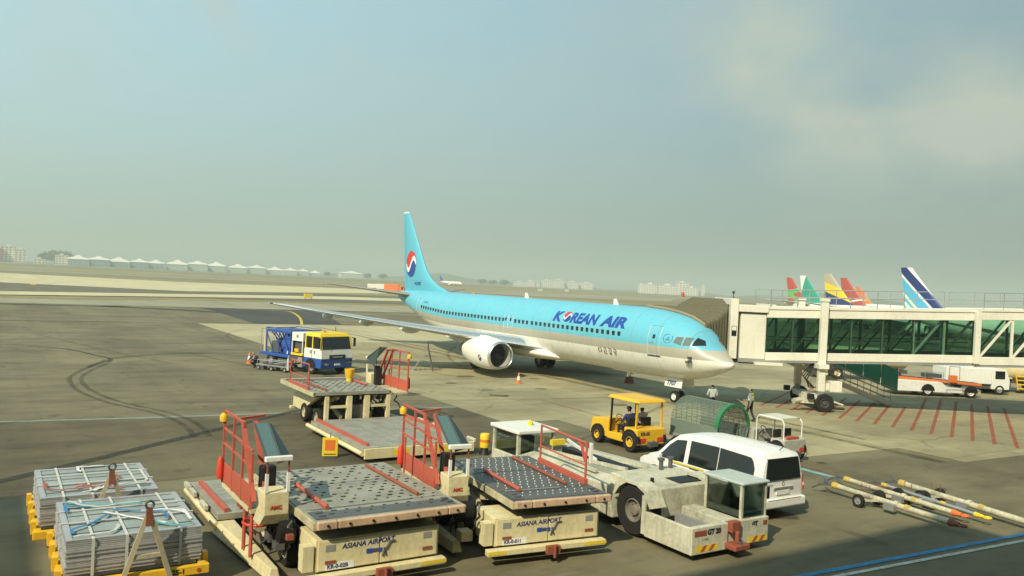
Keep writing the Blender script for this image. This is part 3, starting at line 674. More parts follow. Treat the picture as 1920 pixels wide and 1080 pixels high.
def emblem_parts(mapf, parent, r=1.0):
    """roundel: red comma over blue comma with a white wave between; mapf maps (a,b) in the unit disc to 3-D"""
    def S_(t, o): # wave from left to right, t in -1..1
        return 0.46 * math.sin(math.pi * t) * 1.0 + o
    n = 24; up_, lo_ = [], []
    for sgn, mat, nm in ((1, M_EMR, 'roundel_red'), (-1, M_EMB, 'roundel_blue')):
        vs, fcs = [], []
        for i in range(n + 1):
            t = -1 + 2 * i / n; e_ = math.sqrt(max(0, 1 - t * t)); lo = S_(t, sgn * 0.17); lo = max(-e_, min(e_, lo))
            vs += [mapf(t * r, lo * r), mapf(t * r, (lo + (sgn * e_ - lo) * .5) * r), mapf(t * r, sgn * e_ * r)]
        for i in range(n):
            for j in (0, 1): fcs.append((3 * i + j, 3 * i + 3 + j, 3 * i + 4 + j, 3 * i + 1 + j))
        MB().add(vs, fcs).build(nm, mat, parent)
    vs, fcs = [], []
    for i in range(n + 1):
        t = -1 + 2 * i / n; e_ = math.sqrt(max(0, 1 - t * t)); a = max(-e_, min(e_, S_(t, -.17))); b = max(-e_, min(e_, S_(t, .17)))
        vs += [mapf(t * r, a * r), mapf(t * r, b * r)]
    for i in range(n): fcs.append((2 * i, 2 * i + 2, 2 * i + 3, 2 * i + 1))
    MB().add(vs, fcs).build('roundel_wave', M_EMW, parent)
# airline name with the roundel for its first O
tz = 4.02
skin_text('K', 1.0, 14.0, tz, M_TXT, 'airline_name', length=0.95, shear=0.16, bold=0.05)
skin_text('REAN', 1.0, 12.15, tz, M_TXT, 'airline_name', length=2.75, shear=0.16, bold=0.05)
skin_text('AIR', 1.0, 9.1, tz, M_TXT, 'airline_name', length=2.35, shear=0.16, bold=0.05)
def on_skin(dc, zc0):
    def f_(a, b):
        d = dc - a; _, t, bb, hw, zc = fs(d); an = math.asin((zc0 - zc) / (t - zc)) + b / 1.9
        return (-(hw * math.cos(an) + 0.009), d, zc + (t - zc) * math.sin(an))
    return f_
emblem_parts(on_skin(12.55, 4.36), fus, 0.40)
# four block glyphs low on the forward fuselage
for g in range(4):
    mb = MB(); d0 = 9.15 - g * .46
    for (a0, b0, a1, b1) in (((0, .30, .18, .30), (0, .30, 0, .10), (0, .10, .18, .10), (.26, .36, .26, .06), (.26, .2, .33, .2)), ((.02, .34, .2, .34), (.03, .2, .18, .2), (.26, .36, .26, .12), (.05, .03, .3, .03), (.05, .03, .05, .12)),
                                 ((.02, .34, .2, .34), (.04, .22, .17, .22), (.26, .36, .26, .14), (.26, .25, .33, .25), (.06, .1, .28, .1), (.06, .02, .28, .02)), ((.04, .34, .28, .34), (.28, .34, .28, .24), (.0, .2, .33, .2), (.08, .12, .26, .12), (.08, .02, .26, .02)))[g]:
        mb.bar(fpt(d0 - a0, 2.36 + b0, .010), fpt(d0 - a1, 2.36 + b1, .010), .055, .006)
    mb.build('side_glyph', TEXTK, fus)
skin_text('737-900', 0.28, 33.6, 4.25, M_TXT, 'type_lettering', shear=0.2)
# alliance badge: ring of short arcs and a swirl
mb = MB(); bf = on_skin(2.98 + 0.33, 3.72)
for i in range(26):
    if i in (3, 4, 20): continue
    a0, a1 = 2 * math.pi * i / 26, 2 * math.pi * (i + .9) / 26; mb.bar(bf(.30 * math.cos(a0), .30 * math.sin(a0)), bf(.30 * math.cos(a1), .30 * math.sin(a1)), .028, .004)
for j in range(4):
    mb.bar(bf(-.16 + .05 * j, -.12 + .07 * j), bf(.16 - .03 * j, -.1 + .07 * j), .04, .004)
mb.build('alliance_badge', M_TXT, fus)
# probes, drain mast, antennas, beacon
mb = MB()
for d, z in ((1.75, 2.75), (1.72, 2.55), (1.9, 2.5)): mb.box(-1.45, -1.30, d, d + .18, z, z + .09)
mb.build('air_data_probe', DGREY, fus)
MB().hexa([(-.02, 8.0, 1.30), (.02, 8.0, 1.30), (.02, 8.35, 1.30), (-.02, 8.35, 1.30)], [(-.02, 8.25, .95), (.02, 8.25, .95), (.02, 8.4, .95), (-.02, 8.4, .95)]).build('belly_antenna', M_AWH, fus)
for d in (9.5, 19.6): MB().hexa([(-.03, d, 5.30), (.03, d, 5.30), (.03, d + .5, 5.30), (-.03, d + .5, 5.30)], [(-.02, d + .25, 5.66), (.02, d + .25, 5.66), (.02, d + .48, 5.66), (-.02, d + .48, 5.66)]).build('blade_antenna', M_AWH, fus)
MB().lathe([(.12, 0), (.11, .08), (.05, .15), (.001, .16)], (0, 27.6, 5.30), (0, 0, 1), 10).build('beacon', ORANGE, fus, 40)
# belly fairing at the wing root
rings = []
for d, hw, zb, zt in ((14.2, .9, 1.32, 1.7), (15.2, 1.75, 1.22, 2.1), (17, 2.1, 1.12, 2.35), (20, 2.15, 1.10, 2.4), (23, 2.05, 1.14, 2.35), (25, 1.7, 1.25, 2.1), (26.4, .8, 1.36, 1.7)):
    rings.append([(hw * math.sin(2 * math.pi * i / 28), d, (zb + zt) / 2 + (zt - zb) / 2 * math.cos(2 * math.pi * i / 28)) for i in range(28)])
MB().loft(rings).build('belly_fairing', M_AWH, air, 50)

AF = [(0, 0), (.02, .030), (.08, .055), (.2, .075), (.35, .08), (.55, .066), (.8, .034), (1, .004)]
def section(x, le, ch, z, th=1.0, tw=0):
    up_ = [(x, le + c * ch, z + t * ch * th + tw * (0.4 - c)) for c, t in AF]; lo_ = [(x, le + c * ch, z - t * ch * th * .55 + tw * (0.4 - c)) for c, t in AF[-2:0:-1]]
    return up_ + lo_
WS = [(1.0, 15.2, 8.8, 1.98, .9), (2.3, 16.0, 7.9, 2.12, .85), (4.8, 17.7, 6.2, 2.45, .8), (5.8, 18.3, 5.55, 2.58, .8), (10, 20.75, 3.95, 3.15, .75), (14, 23.05, 2.55, 3.70, .75), (16.6, 24.55, 1.65, 4.08, .75), (17.1, 25.0, 1.15, 4.15, .7)]
def wing_at(x):
    for a, b in zip(WS[:-1], WS[1:]):
        if a[0] <= x <= b[0]:
            t = (x - a[0]) / (b[0] - a[0]); return [a[i] + (b[i] - a[i]) * t for i in range(5)]
for s_ in (-1, 1):
    wg = MB().loft([section(s_ * x, le, ch, z, th) for x, le, ch, z, th in WS]).build('wing', M_AGREY, air, 40)
    # polished leading edge
    rs = []
    for x in (2.4, 5.8, 10, 14, 16.9):
        x_, le, ch, z, th = wing_at(x)
        rs.append([(s_ * x, le + .10 * ch * c - .012, z + tt * ch * th) for c, tt in ((1.0, .068), (.4, .052), (.05, .022), (-.05, 0), (.05, -.014), (.4, -.028), (1.0, -.036))])
    MB().loft(rs, caps=False, close=False).build('leading_edge', M_LIP, wg, 60)
    for x, ln in ((3.9, 2.7), (7.6, 2.9), (10.6, 2.5), (13.2, 2.0)):
        x_, le, ch, z, th = wing_at(x); y0 = le + ch * .52; rr = []
        for t, r_ in ((0, .03), (.12, .16), (.35, .27), (.6, .27), (.85, .15), (1, .02)):
            rr.append([(s_ * x + r_ * .75 * math.sin(2 * math.pi * i / 12), y0 + t * (ch * .48 + ln * .35), z - .16 - .10 * t + r_ * math.cos(2 * math.pi * i / 12)) for i in range(12)])
        MB().loft(rr).build('flap_track_fairing', M_AWH, wg, 50)
    MB().tube((s_ * 17.1, 25.0, 4.17), (s_ * 17.14, 25.4, 4.17), .05, 8).build('wing_tip_light', GLASS_D, wg)
    # tailplane
    MB().loft([section(s_ * x, le, ch, z, .7) for x, le, ch, z in ((.25, 37.2, 4.1, 4.72), (3.6, 39.4, 2.85, 5.08), (6.9, 41.5, 1.65, 5.45), (7.15, 41.8, 1.2, 5.47))]).build('tailplane', M_TAILP, air, 40)
    # engine
    ex, ez, ey = s_ * 4.83, 1.52, 15.3
    nac = MB()
    rr = []
    for t, r_, dz in ((0.16, .95, 0), (.45, 1.03, 0), (1.1, 1.10, .01), (2.0, 1.10, .04), (3.0, 1.0, .09), (3.75, .86, .13)):
        rr.append([(ex + r_ * 1.03 * math.sin(2 * math.pi * i / 36), ey + t, ez + dz + r_ * (math.cos(2 * math.pi * i / 36) if math.cos(2 * math.pi * i / 36) > -.85 else -.85 + .45 * (math.cos(2 * math.pi * i / 36) + .85))) for i in range(36)])
    nac.loft(rr, caps=False)
    eng = nac.build('engine_nacelle', M_AWH, air, 50)
    rr = []
    for t, r_ in ((.16, .951), (.05, .915), (-.01, .865), (-.02, .84), (.02, .81), (.15, .785)):
        rr.append([(ex + r_ * 1.03 * math.sin(2 * math.pi * i / 36), ey + t, ez + r_ * (math.cos(2 * math.pi * i / 36) if math.cos(2 * math.pi * i / 36) > -.85 else -.85 + .45 * (math.cos(2 * math.pi * i / 36) + .85))) for i in range(36)])
    MB().loft(rr, caps=False).build('inlet_lip', M_LIP, eng, 50)
    MB().lathe([(.785, .14), (.77, .5), (.78, .95), (.4, .96), (.001, .97)], (ex, ey, ez), (0, 1, 0), 32).build('inlet_duct', paint('inlet_liner', (.33, .33, .30), .5, .2), eng, 40)
    fan = MB()
    for i in range(24):
        a = 2 * math.pi * i / 24; c_, n_ = math.cos(a), math.sin(a); c2, n2 = math.cos(a + .20), math.sin(a + .20)
        fan.add([(ex + .2 * c_, ey + .72, ez + .2 * n_), (ex + .76 * c_, ey + .70, ez + .76 * n_), (ex + .76 * c2, ey + .86, ez + .76 * n2), (ex + .2 * c2, ey + .82, ez + .2 * n2)], [(0, 1, 2, 3)])
    fan.build('fan_blades', STEEL_DARK, eng)
    MB().lathe([(.001, .38), (.08, .44), (.17, .58), (.22, .74)], (ex, ey, ez), (0, 1, 0), 18).build('spinner', DGREY, eng, 60)
    MB().lathe([(.80, 3.5), (.62, 4.1), (.48, 4.7), (.40, 4.75)], (ex, ey, ez + .12), (0, 1, 0), 24).lathe([(.30, 4.4), (.18, 5.0), (.02, 5.3)], (ex, ey, ez + .12), (0, 1, 0), 16).build('exhaust_nozzle', STEEL_DARK, eng, 50)
    MB().loft([[(ex - .16, ey + t, z0), (ex + .16, ey + t, z0), (ex + .14, ey + t, z1), (ex - .14, ey + t, z1)] for t, z0, z1 in ((1.0, 2.4, 2.62), (2.2, 2.3, 2.72), (4.2, 2.0, 2.62), (5.6, 2.0, 2.3))]).build('pylon', M_AWH, eng, 40)
    a_ = 2.0
    def em(a, b, ex=ex, ey=ey, ez=ez, s_=s_):
        an = -.15 + b / 1.1; return (ex + s_ * 1.142 * math.cos(an), ey + .92 - a, ez + 1.105 * math.sin(an))
    if s_ < 0: emblem_parts(em, eng, .20)
    # main gear
    gx, gy = s_ * 2.86, 21.2
    lg = MB().tube((gx, gy, .56), (gx + s_ * .15, gy, 2.3), .11, 10).tube((gx, gy, .9), (gx - s_ * 1.2, gy - .1, 1.9), .06, 8).tube((gx - .5, gy, .56), (gx + .5, gy, .56), .07, 8).build('main_gear_leg', STEEL, air, 40)
    for o_ in (-.43, .43): wheel(lg, (gx + o_, gy, .56), (1 if o_ > 0 else -1, 0, 0), .56, .40, WHITE, .5)
    MB().hexa([(gx + s_ * .28, gy - .5, .75), (gx + s_ * .31, gy - .5, .75), (gx + s_ * .31, gy + .5, .75), (gx + s_ * .28, gy + .5, .75)], [(gx + s_ * .45, gy - .6, 2.0), (gx + s_ * .48, gy - .6, 2.0), (gx + s_ * .48, gy + .6, 2.0), (gx + s_ * .45, gy + .6, 2.0)]).build('gear_door', M_AWH, lg)
# fin
def fsec(z, le, te, th):
    ch = te - le; return [(t * ch * th, le + c * ch, z) for c, t in AF] + [(-t * ch * th, le + c * ch, z) for c, t in AF[-2:0:-1]]
finz = [(5.0, 31.2, 40.7, .25), (5.36, 32.2, 40.75, .30), (5.75, 33.8, 40.85, .45), (6.3, 35.2, 40.95, .6), (7.2, 36.4, 41.1, .75), (9.3, 38.05, 41.4, .75), (12.1, 40.15, 41.83, .75), (12.5, 40.55, 41.86, .6)]
fn = MB().loft([fsec(*a) for a in finz]).build('fin', M_SKY, air, 40)
MB().loft([fsec(12.5, 40.55, 41.86, .6), fsec(12.62, 40.8, 41.82, .3)]).build('fin_cap', M_AWH, fn, 40)
MB().add([(-.20, 40.0 + .155 * (z - 5.4), z) for z in (5.6, 12.0)] + [(-.20, 40.03 + .155 * (z - 5.4), z) for z in (12.0, 5.6)], [(0, 1, 2, 3)]).build('rudder_seam', DGREY, fn)
def finskin(dc, zc0):
    def f_(a, b):
        d, z = dc - a, zc0 + b
        for q0, q1 in zip(finz[:-1], finz[1:]):
            if q0[0] <= z <= q1[0]:
                t = (z - q0[0]) / (q1[0] - q0[0]); le, te, th = [q0[i] + (q1[i] - q0[i]) * t for i in (1, 2, 3)]; break
        c = (d - le) / (te - le)
        for p0, p1 in zip(AF[:-1], AF[1:]):
            if p0[0] <= c <= p1[0]: tt = p0[1] + (p1[1] - p0[1]) * (c - p0[0]) / (p1[0] - p0[0]); break
        else: tt = .08
        return (-(tt * (te - le) * th + .02), d, z)
    return f_
emblem_parts(finskin(39.25, 7.65), fn, 1.22)
mb = text_mb('HL7707', .42, shear=.15, bold=.01); ff = finskin(38.3, 5.72); mb.v = [ff(v[0], v[1]) for v in mb.v]; mb.build('registration', M_TXT, fn)
# nose gear
ng = MB().tube((0, 4.0, .34), (0, 3.85, 1.6), .07, 10).tube((0, 4.0, .9), (0, 5.0, 1.5), .04, 8).tube((-.28, 4.0, .34), (.28, 4.0, .34), .05, 8).build('nose_gear_leg', STEEL, air, 40)
for o_ in (-.21, .21): wheel(ng, (o_, 4.0, .34), (1 if o_ > 0 else -1, 0, 0), .34, .2, WHITE, .55)
for s_ in (-1, 1):
    dr = MB().hexa([(s_ * .50 - .015, 3.2, .92), (s_ * .50 + .015, 3.2, .92), (s_ * .50 + .015, 4.55, .92), (s_ * .50 - .015, 4.55, .92)], [(s_ * .42 - .015, 3.2, 1.42), (s_ * .42 + .015, 3.2, 1.42), (s_ * .42 + .015, 4.55, 1.42), (s_ * .42 - .015, 4.55, 1.42)]).build('nose_gear_door', M_AWH, ng)
    if s_ < 0: lettering('7707', .34, TEXTB, dr, (-.524, 4.35, 1.02), (0, -1, 0), (.08, 0, .5), 'door_number', bold=.01)
# red engine blank lying under the belly

# ================================================================ the jet bridge
jb = thing('jet_bridge', 'cream passenger boarding bridge with green glass sides docked at the airliner', 'jet bridge', (40.05, 29.99, 0), -32.73)
SL = 0.035
def zr(x): return 5.72 + SL * (x + 3.1)     # roof line
def zfl(x): return 2.60 + SL * (x + 3.1)    # underside
def slab(mb, x0, x1, y0, y1, f0, f1):
    """box between two sloping levels; f0, f1 are functions of x"""
    return mb.hexa([(x0, y0, f0(x0)), (x1, y0, f0(x1)), (x1, y1, f0(x1)), (x0, y1, f0(x0))], [(x0, y0, f1(x0)), (x1, y0, f1(x1)), (x1, y1, f1(x1)), (x0, y1, f1(x0))])
def tunnel(x0, x1, hw, up_, posts, glassm, pm, nm):
    lo = lambda x: zfl(x) - up_; hi = lambda x: zr(x) + up_
    for s_ in (-1, 1):
        ya, yb = (s_ * hw - .12, s_ * hw + .12)
        slab(MB(), x0, x1, ya, yb, lambda x: hi(x) - .62, lambda x: hi(x) - .16).build('roof_beam', BRIDGE_W, jb, bevel=.02)
        slab(MB(), x0, x1, ya - .05, yb + .05, lambda x: hi(x) - .15, lambda x: hi(x) - .03).build('roof_gutter', BRIDGE_W, jb)
        slab(MB(), x0, x1, ya, yb, lambda x: lo(x) + .10, lambda x: lo(x) + .55).build('floor_beam', BRIDGE_W, jb, bevel=.02)
        slab(MB(), x0, x1, ya + .03, yb - .03, lambda x: lo(x) - .02, lambda x: lo(x) + .098).build('skirt', GREY, jb)
        for a, b in zip(posts[:-1], posts[1:]):
            g = MB().add([(a + .003, s_ * hw, lo(a) + .55), (b - .003, s_ * hw, lo(b) + .55), (b - .003, s_ * hw, hi(b) - .62), (a + .003, s_ * hw, hi(a) - .62)], [(0, 1, 2, 3)]).build('glass_pane', glassm, jb)
            (lambda yo: MB().bar((a + .1, s_ * yo, lo(a) + .56), (b - .1, s_ * yo, hi(b) - .64), .10))(hw - .2 if nm == 'inner' else hw + .06).build('diagonal_brace', pm, jb)
        for a in posts:
            (lambda yo: MB().box(a - .07, a + .07, s_ * yo - .05, s_ * yo + .05, lo(a) + .5, hi(a) - .6))(hw - .07 if nm == 'inner' else hw + .03).build('post', pm, jb)
    slab(MB(), x0, x1, -hw + .12, hw - .12, lambda x: hi(x) - .2, lambda x: hi(x) - .06).build('roof', BRIDGE_W, jb)
    slab(MB(), x0, x1, -hw + .12, hw - .12, lambda x: lo(x) + .12, lambda x: lo(x) + .3).build('floor', DGREY, jb)
PGREEN = paint('green_grey_post', (0.30, 0.40, 0.30), .5, .2)
tunnel(-3.1, 8.6, 1.5, 0.0, [-3.1, -1.6, 0.05, 1.7, 3.45, 5.2, 6.95, 8.6], GLASS_GREEN, BRIDGE_W, 'inner')
tunnel(8.6, 27, 1.72, 0.06, [8.7, 10.55, 12.4, 14.25, 16.1, 17.95, 19.8, 21.65, 23.5, 25.35, 26.9], GLASS_GREEN2, BRIDGE_W, 'outer')
for s_ in (-1, 1): MB().box(8.45, 8.75, s_ * 1.8 - .12, s_ * 1.8 + .12, zfl(8.6) + .1, zr(8.6) - .1).build('portal_post', BRIDGE_W, jb, bevel=.02)
# handrail inside
for s_ in (-1, 1): MB().tube((-3, s_ * 1.3, zfl(-3) + 1.25), (8.4, s_ * 1.3, zfl(8.4) + 1.25), .03, 6).build('handrail', STEEL, jb)
# rotating cab
MB().box(-4.55, -3.12, -1.55, 1.6, 2.75, 5.30).build('cab_wall', BRIDGE_W, jb, bevel=.02)
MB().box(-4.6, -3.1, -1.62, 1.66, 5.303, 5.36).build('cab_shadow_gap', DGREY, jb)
MB().box(-4.7, -3.05, -1.7, 1.7, 5.363, 5.74).build('cab_roof', BRIDGE_W, jb, bevel=.03)
MB().box(-4.62, -3.1, -1.6, 1.7, 2.55, 2.747).build('cab_floor', GREY, jb)
MB().box(-3.75, -2.2, -1.9, -1.62, 2.45, 2.60).build('service_ledge', BRIDGE_W, jb)
for i in range(9): MB().tube((-4.45 + i * .16, -1.5, 2.5), (-4.45 + i * .16, -1.2, 2.5), .05, 6).build('roller', STEEL_DARK, jb)
fr = MB().box(-5.15, -4.72, -1.62, -1.2, 2.72, 6.08).box(-5.15, -4.72, 1.7, 2.2, 2.72, 6.08).box(-5.15, -4.72, -1.2, 1.7, 5.72, 6.08).build('cab_front_frame', BRIDGE_W, jb, bevel=.02)
sp = MB().box(-5.07, -4.80, -1.65, -1.622, 4.0, 4.55).build('control_window', GLASS_D, fr)
MB().box(-5.05, -4.82, -1.665, -1.652, 4.30, 4.52).build('window_blind', WHITE, sp)
MB().box(-4.95, -4.5, -1.5, 1.5, 2.50, 2.715).build('bumper', BLACK, jb)
MB().tube((-5.0, -1.4, 6.08), (-5.0, -1.4, 6.36), .025, 6).box(-5.06, -4.94, -1.46, -1.34, 6.36, 6.5).build('warning_mast', DGREY, jb)
# bellows canopy, pleated, reaching over the port side of the airliner (built in world axes, then moved into the bridge frame)
def canopy_ring(u, v0, v1, zt, zb, rc):
    pts = [(u, v0, zb)]
    for i in range(9):
        a = math.pi / 2 * i / 8; pts.append((u, v0 + rc - rc * math.cos(a), zt - rc + rc * math.sin(a)))
    for i in range(1, 8): pts.append((u, v0 + rc + (v1 - v0 - 2 * rc) * i / 8, zt))
    for i in range(9):
        a = math.pi / 2 * i / 8; pts.append((u, v1 - rc + rc * math.sin(a), zt - rc + rc * math.cos(a)))
    pts.append((u, v1, zb)); return pts
rings = []; n = 22
for i in range(n + 1):
    t = i / n; u = 35.95 - 2.75 * t; pz = .05 * (1 if i % 2 else -1)
    rg = canopy_ring(u, 32.05 - .35 * t - pz, 35.6 + .9 * t + pz, 6.02 + pz * .8, 2.75 + .3 * t, .35)
    rr = []
    for (x, y, z) in rg:
        _, tp, b, hw, zc = fs(max(0, y - 29.4)); q = min(1, abs(u - 33.0) / hw); zs = zc + (tp - zc) * math.sqrt(1 - q * q) + .10 + pz * .6
        k_ = t ** 1.3; rr.append((x, y, z if z < 4.0 else z + (min(z, max(zs, 4.0)) - z) * k_))
    rings.append(rr)
k = NT('canopy_fabric'); f_ = k.noise(5, 4); M_CAN = k.fin(k.mix(f_, (0.085, 0.08, 0.05), (0.15, 0.14, 0.09)), .85, 0, .2)
mb = MB().loft(rings, caps=False, close=False)
inv = (Matrix.Translation((40.05, 29.99, 0)) @ Matrix.Rotation(R(-32.73), 4, 'Z')).inverted()
mb.v = [tuple(inv @ Vector(v)) for v in mb.v]
can = mb.build('canopy', M_CAN, jb)
sm = can.modifiers.new('thick', 'SOLIDIFY'); sm.thickness = .03
mb = MB(); hem = rings[-1]
for a, b in zip(hem[:-1], hem[1:]): mb.tube(inv @ Vector(a), inv @ Vector(b), .09, 8)
mb.build('canopy_hem', paint('canopy_hem_tan', (.30, .24, .15), .8, .3), can, 60)
o_ = inv @ Vector((35.2, 35.6, 0)); MB().lathe([(.10, 0), (.11, .2), (.06, .3), (.001, .32)], (o_.x, o_.y, 6.0), (0, 0, 1), 10, True).build('beacon', RED, jb, 40)
# lift column, bogie
for s_ in (-1, 1):
    y = s_ * 1.82
    MB().box(-.19, .19, y - .16, y + .16, 1.15, 6.15).build('column', BRIDGE_W, jb, bevel=.02)
    MB().box(-.23, .23, y - .2, y + .2, 6.15, 6.33).build('column_cap', BRIDGE_W, jb, bevel=.02)
    MB().box(-.15, .15, y - .13, y + .13, .75, 1.147).build('column_foot', STEEL, jb)
MB().box(-.28, .28, -2.2, 2.2, zfl(0) - .28, zfl(0) - .03).build('cross_beam', BRIDGE_W, jb)
MB().box(-.30, .30, -2.0, 2.0, .55, .85).build('bogie_beam', BRIDGE_W, jb, bevel=.02)
for x_ in (-.16, .62):
    for y_ in (-2.0, 2.0): pass
for y_ in (-1.95, 1.95):
    wheel(jb, (.18, y_ , .52), (0, -1 if y_ < 0 else 1, 0), .52, .38, DGREY, .5)
    MB().box(-.75, -.4, y_ - .12, y_ + .12, .7, 1.0).build('brake_unit', BLACK, jb, bevel=.03)
MB().box(-1.1, -.15, -1.85, -1.55, .45, .95).tube((-1.5, -1.9, .55), (-1.0, -1.7, .62), .16, 8).build('drive_motor', WHITE_DIRTY, jb, 40)
MB().tube((.75, -1.8, .6), (1.25, -2.0, .45), .06, 6).build('steering_rod', WHITE_DIRTY, jb, 40)
MB().box(.5, 1.15, -1.95, -1.5, 1.15, 1.75).box(.2, .5, -1.8, -1.6, 1.2, 1.6).build('control_cabinet', BRIDGE_W, jb, bevel=.02)
mb = MB()
for i in range(4): mb.path([(-.35 + i * .05, -1.4, zfl(0)), (-.9 + i * .1, -1.3, 2.0 - .1 * i), (-.5, -1.35, 1.6 - .1 * i), (-.2, -1.4, 1.3)], .03, 5)
mb.build('cable_loom', BLACK, jb)
# service stair on the far side, going down to the right
st = []
x0, z0, x1, z1 = -.85, 2.55, 5.8, 0.12
def sz(x): return z0 + (z1 - z0) * (x - x0) / (x1 - x0)
for y in (2.1, 3.0):
    MB().bar((x0, y, sz(x0)), (x1, y, sz(x1)), .06, .26).build('stair_stringer', M_AWH, jb)
for i in range(15):
    x = x0 + (x1 - x0) * (i + .5) / 15; MB().box(x - .14, x + .14, 2.14, 2.96, sz(x) - .02, sz(x) + .02).build('stair_tread', STEEL, jb)
for y in (2.1, 3.0):
    mb = MB()
    for i in range(9):
        x = x0 + (x1 - x0) * i / 8; mb.tube((x, y, sz(x)), (x, y, sz(x) + 1.0), .022, 6)
    for h in (.35, .68, 1.0): mb.tube((x0, y, z0 + h), (x1, y, z1 + h), .022, 6)
    mb.build('stair_railing', STEEL, jb)
GTEAL = glass('stair_green_panel', (0.025, 0.30, 0.21), .12)
for i in range(4):
    xa, xb = 2.3 + i * 1.1, 2.3 + (i + 1) * 1.1 - .05
    MB().hexa([(xa, 3.04, sz(xa) + .95), (xb, 3.04, sz(xb) + .95), (xb, 3.07, sz(xb) + .95), (xa, 3.07, sz(xa) + .95)], [(xa, 3.04, min(sz(xa) + 2.4, 2.72)), (xb, 3.04, min(sz(xb) + 2.25, 2.72)), (xb, 3.07, min(sz(xb) + 2.25, 2.72)), (xa, 3.07, min(sz(xa) + 2.4, 2.72))]).build('stair_panel', GTEAL, jb)
# roof railing
def rail(xa, xb, y, h=.95):
    mb = MB(); n = max(2, int((xb - xa) / 1.45))
    for i in range(n + 1):
        x = xa + (xb - xa) * i / n; mb.tube((x, y, zr(x) - .1), (x, y, zr(x) + h), .025, 5)
    for q in (.5, .95): mb.tube((xa, y, zr(xa) + h * q / .95), (xb, y, zr(xb) + h * q / .95), .025, 5)
    return mb.build('roof_railing', STEEL, jb)
rail(-2.9, 4.6, -1.45); rail(-2.9, 8.4, 1.45); rail(8.8, 16.5, 1.7); rail(9.0, 11.2, -1.6); rail(14.5, 26, -1.6)
MB().box(-2.9, -2.5, -1.2, 1.2, zr(-2.9), zr(-2.9) + .12).build('roof_hatch', BRIDGE_W, jb)
# rotunda at the terminal end (outside the picture)
MB().lathe([(2.6, 2.2), (2.6, 6.6), (.01, 6.9)], (28.5, 0, 0), (0, 0, 1), 20).build('rotunda', BRIDGE_W, jb, 40)
MB().tube((28.5, 0, 0), (28.5, 0, 2.3), .6, 16).build('rotunda_column', BRIDGE_W, jb, 40)

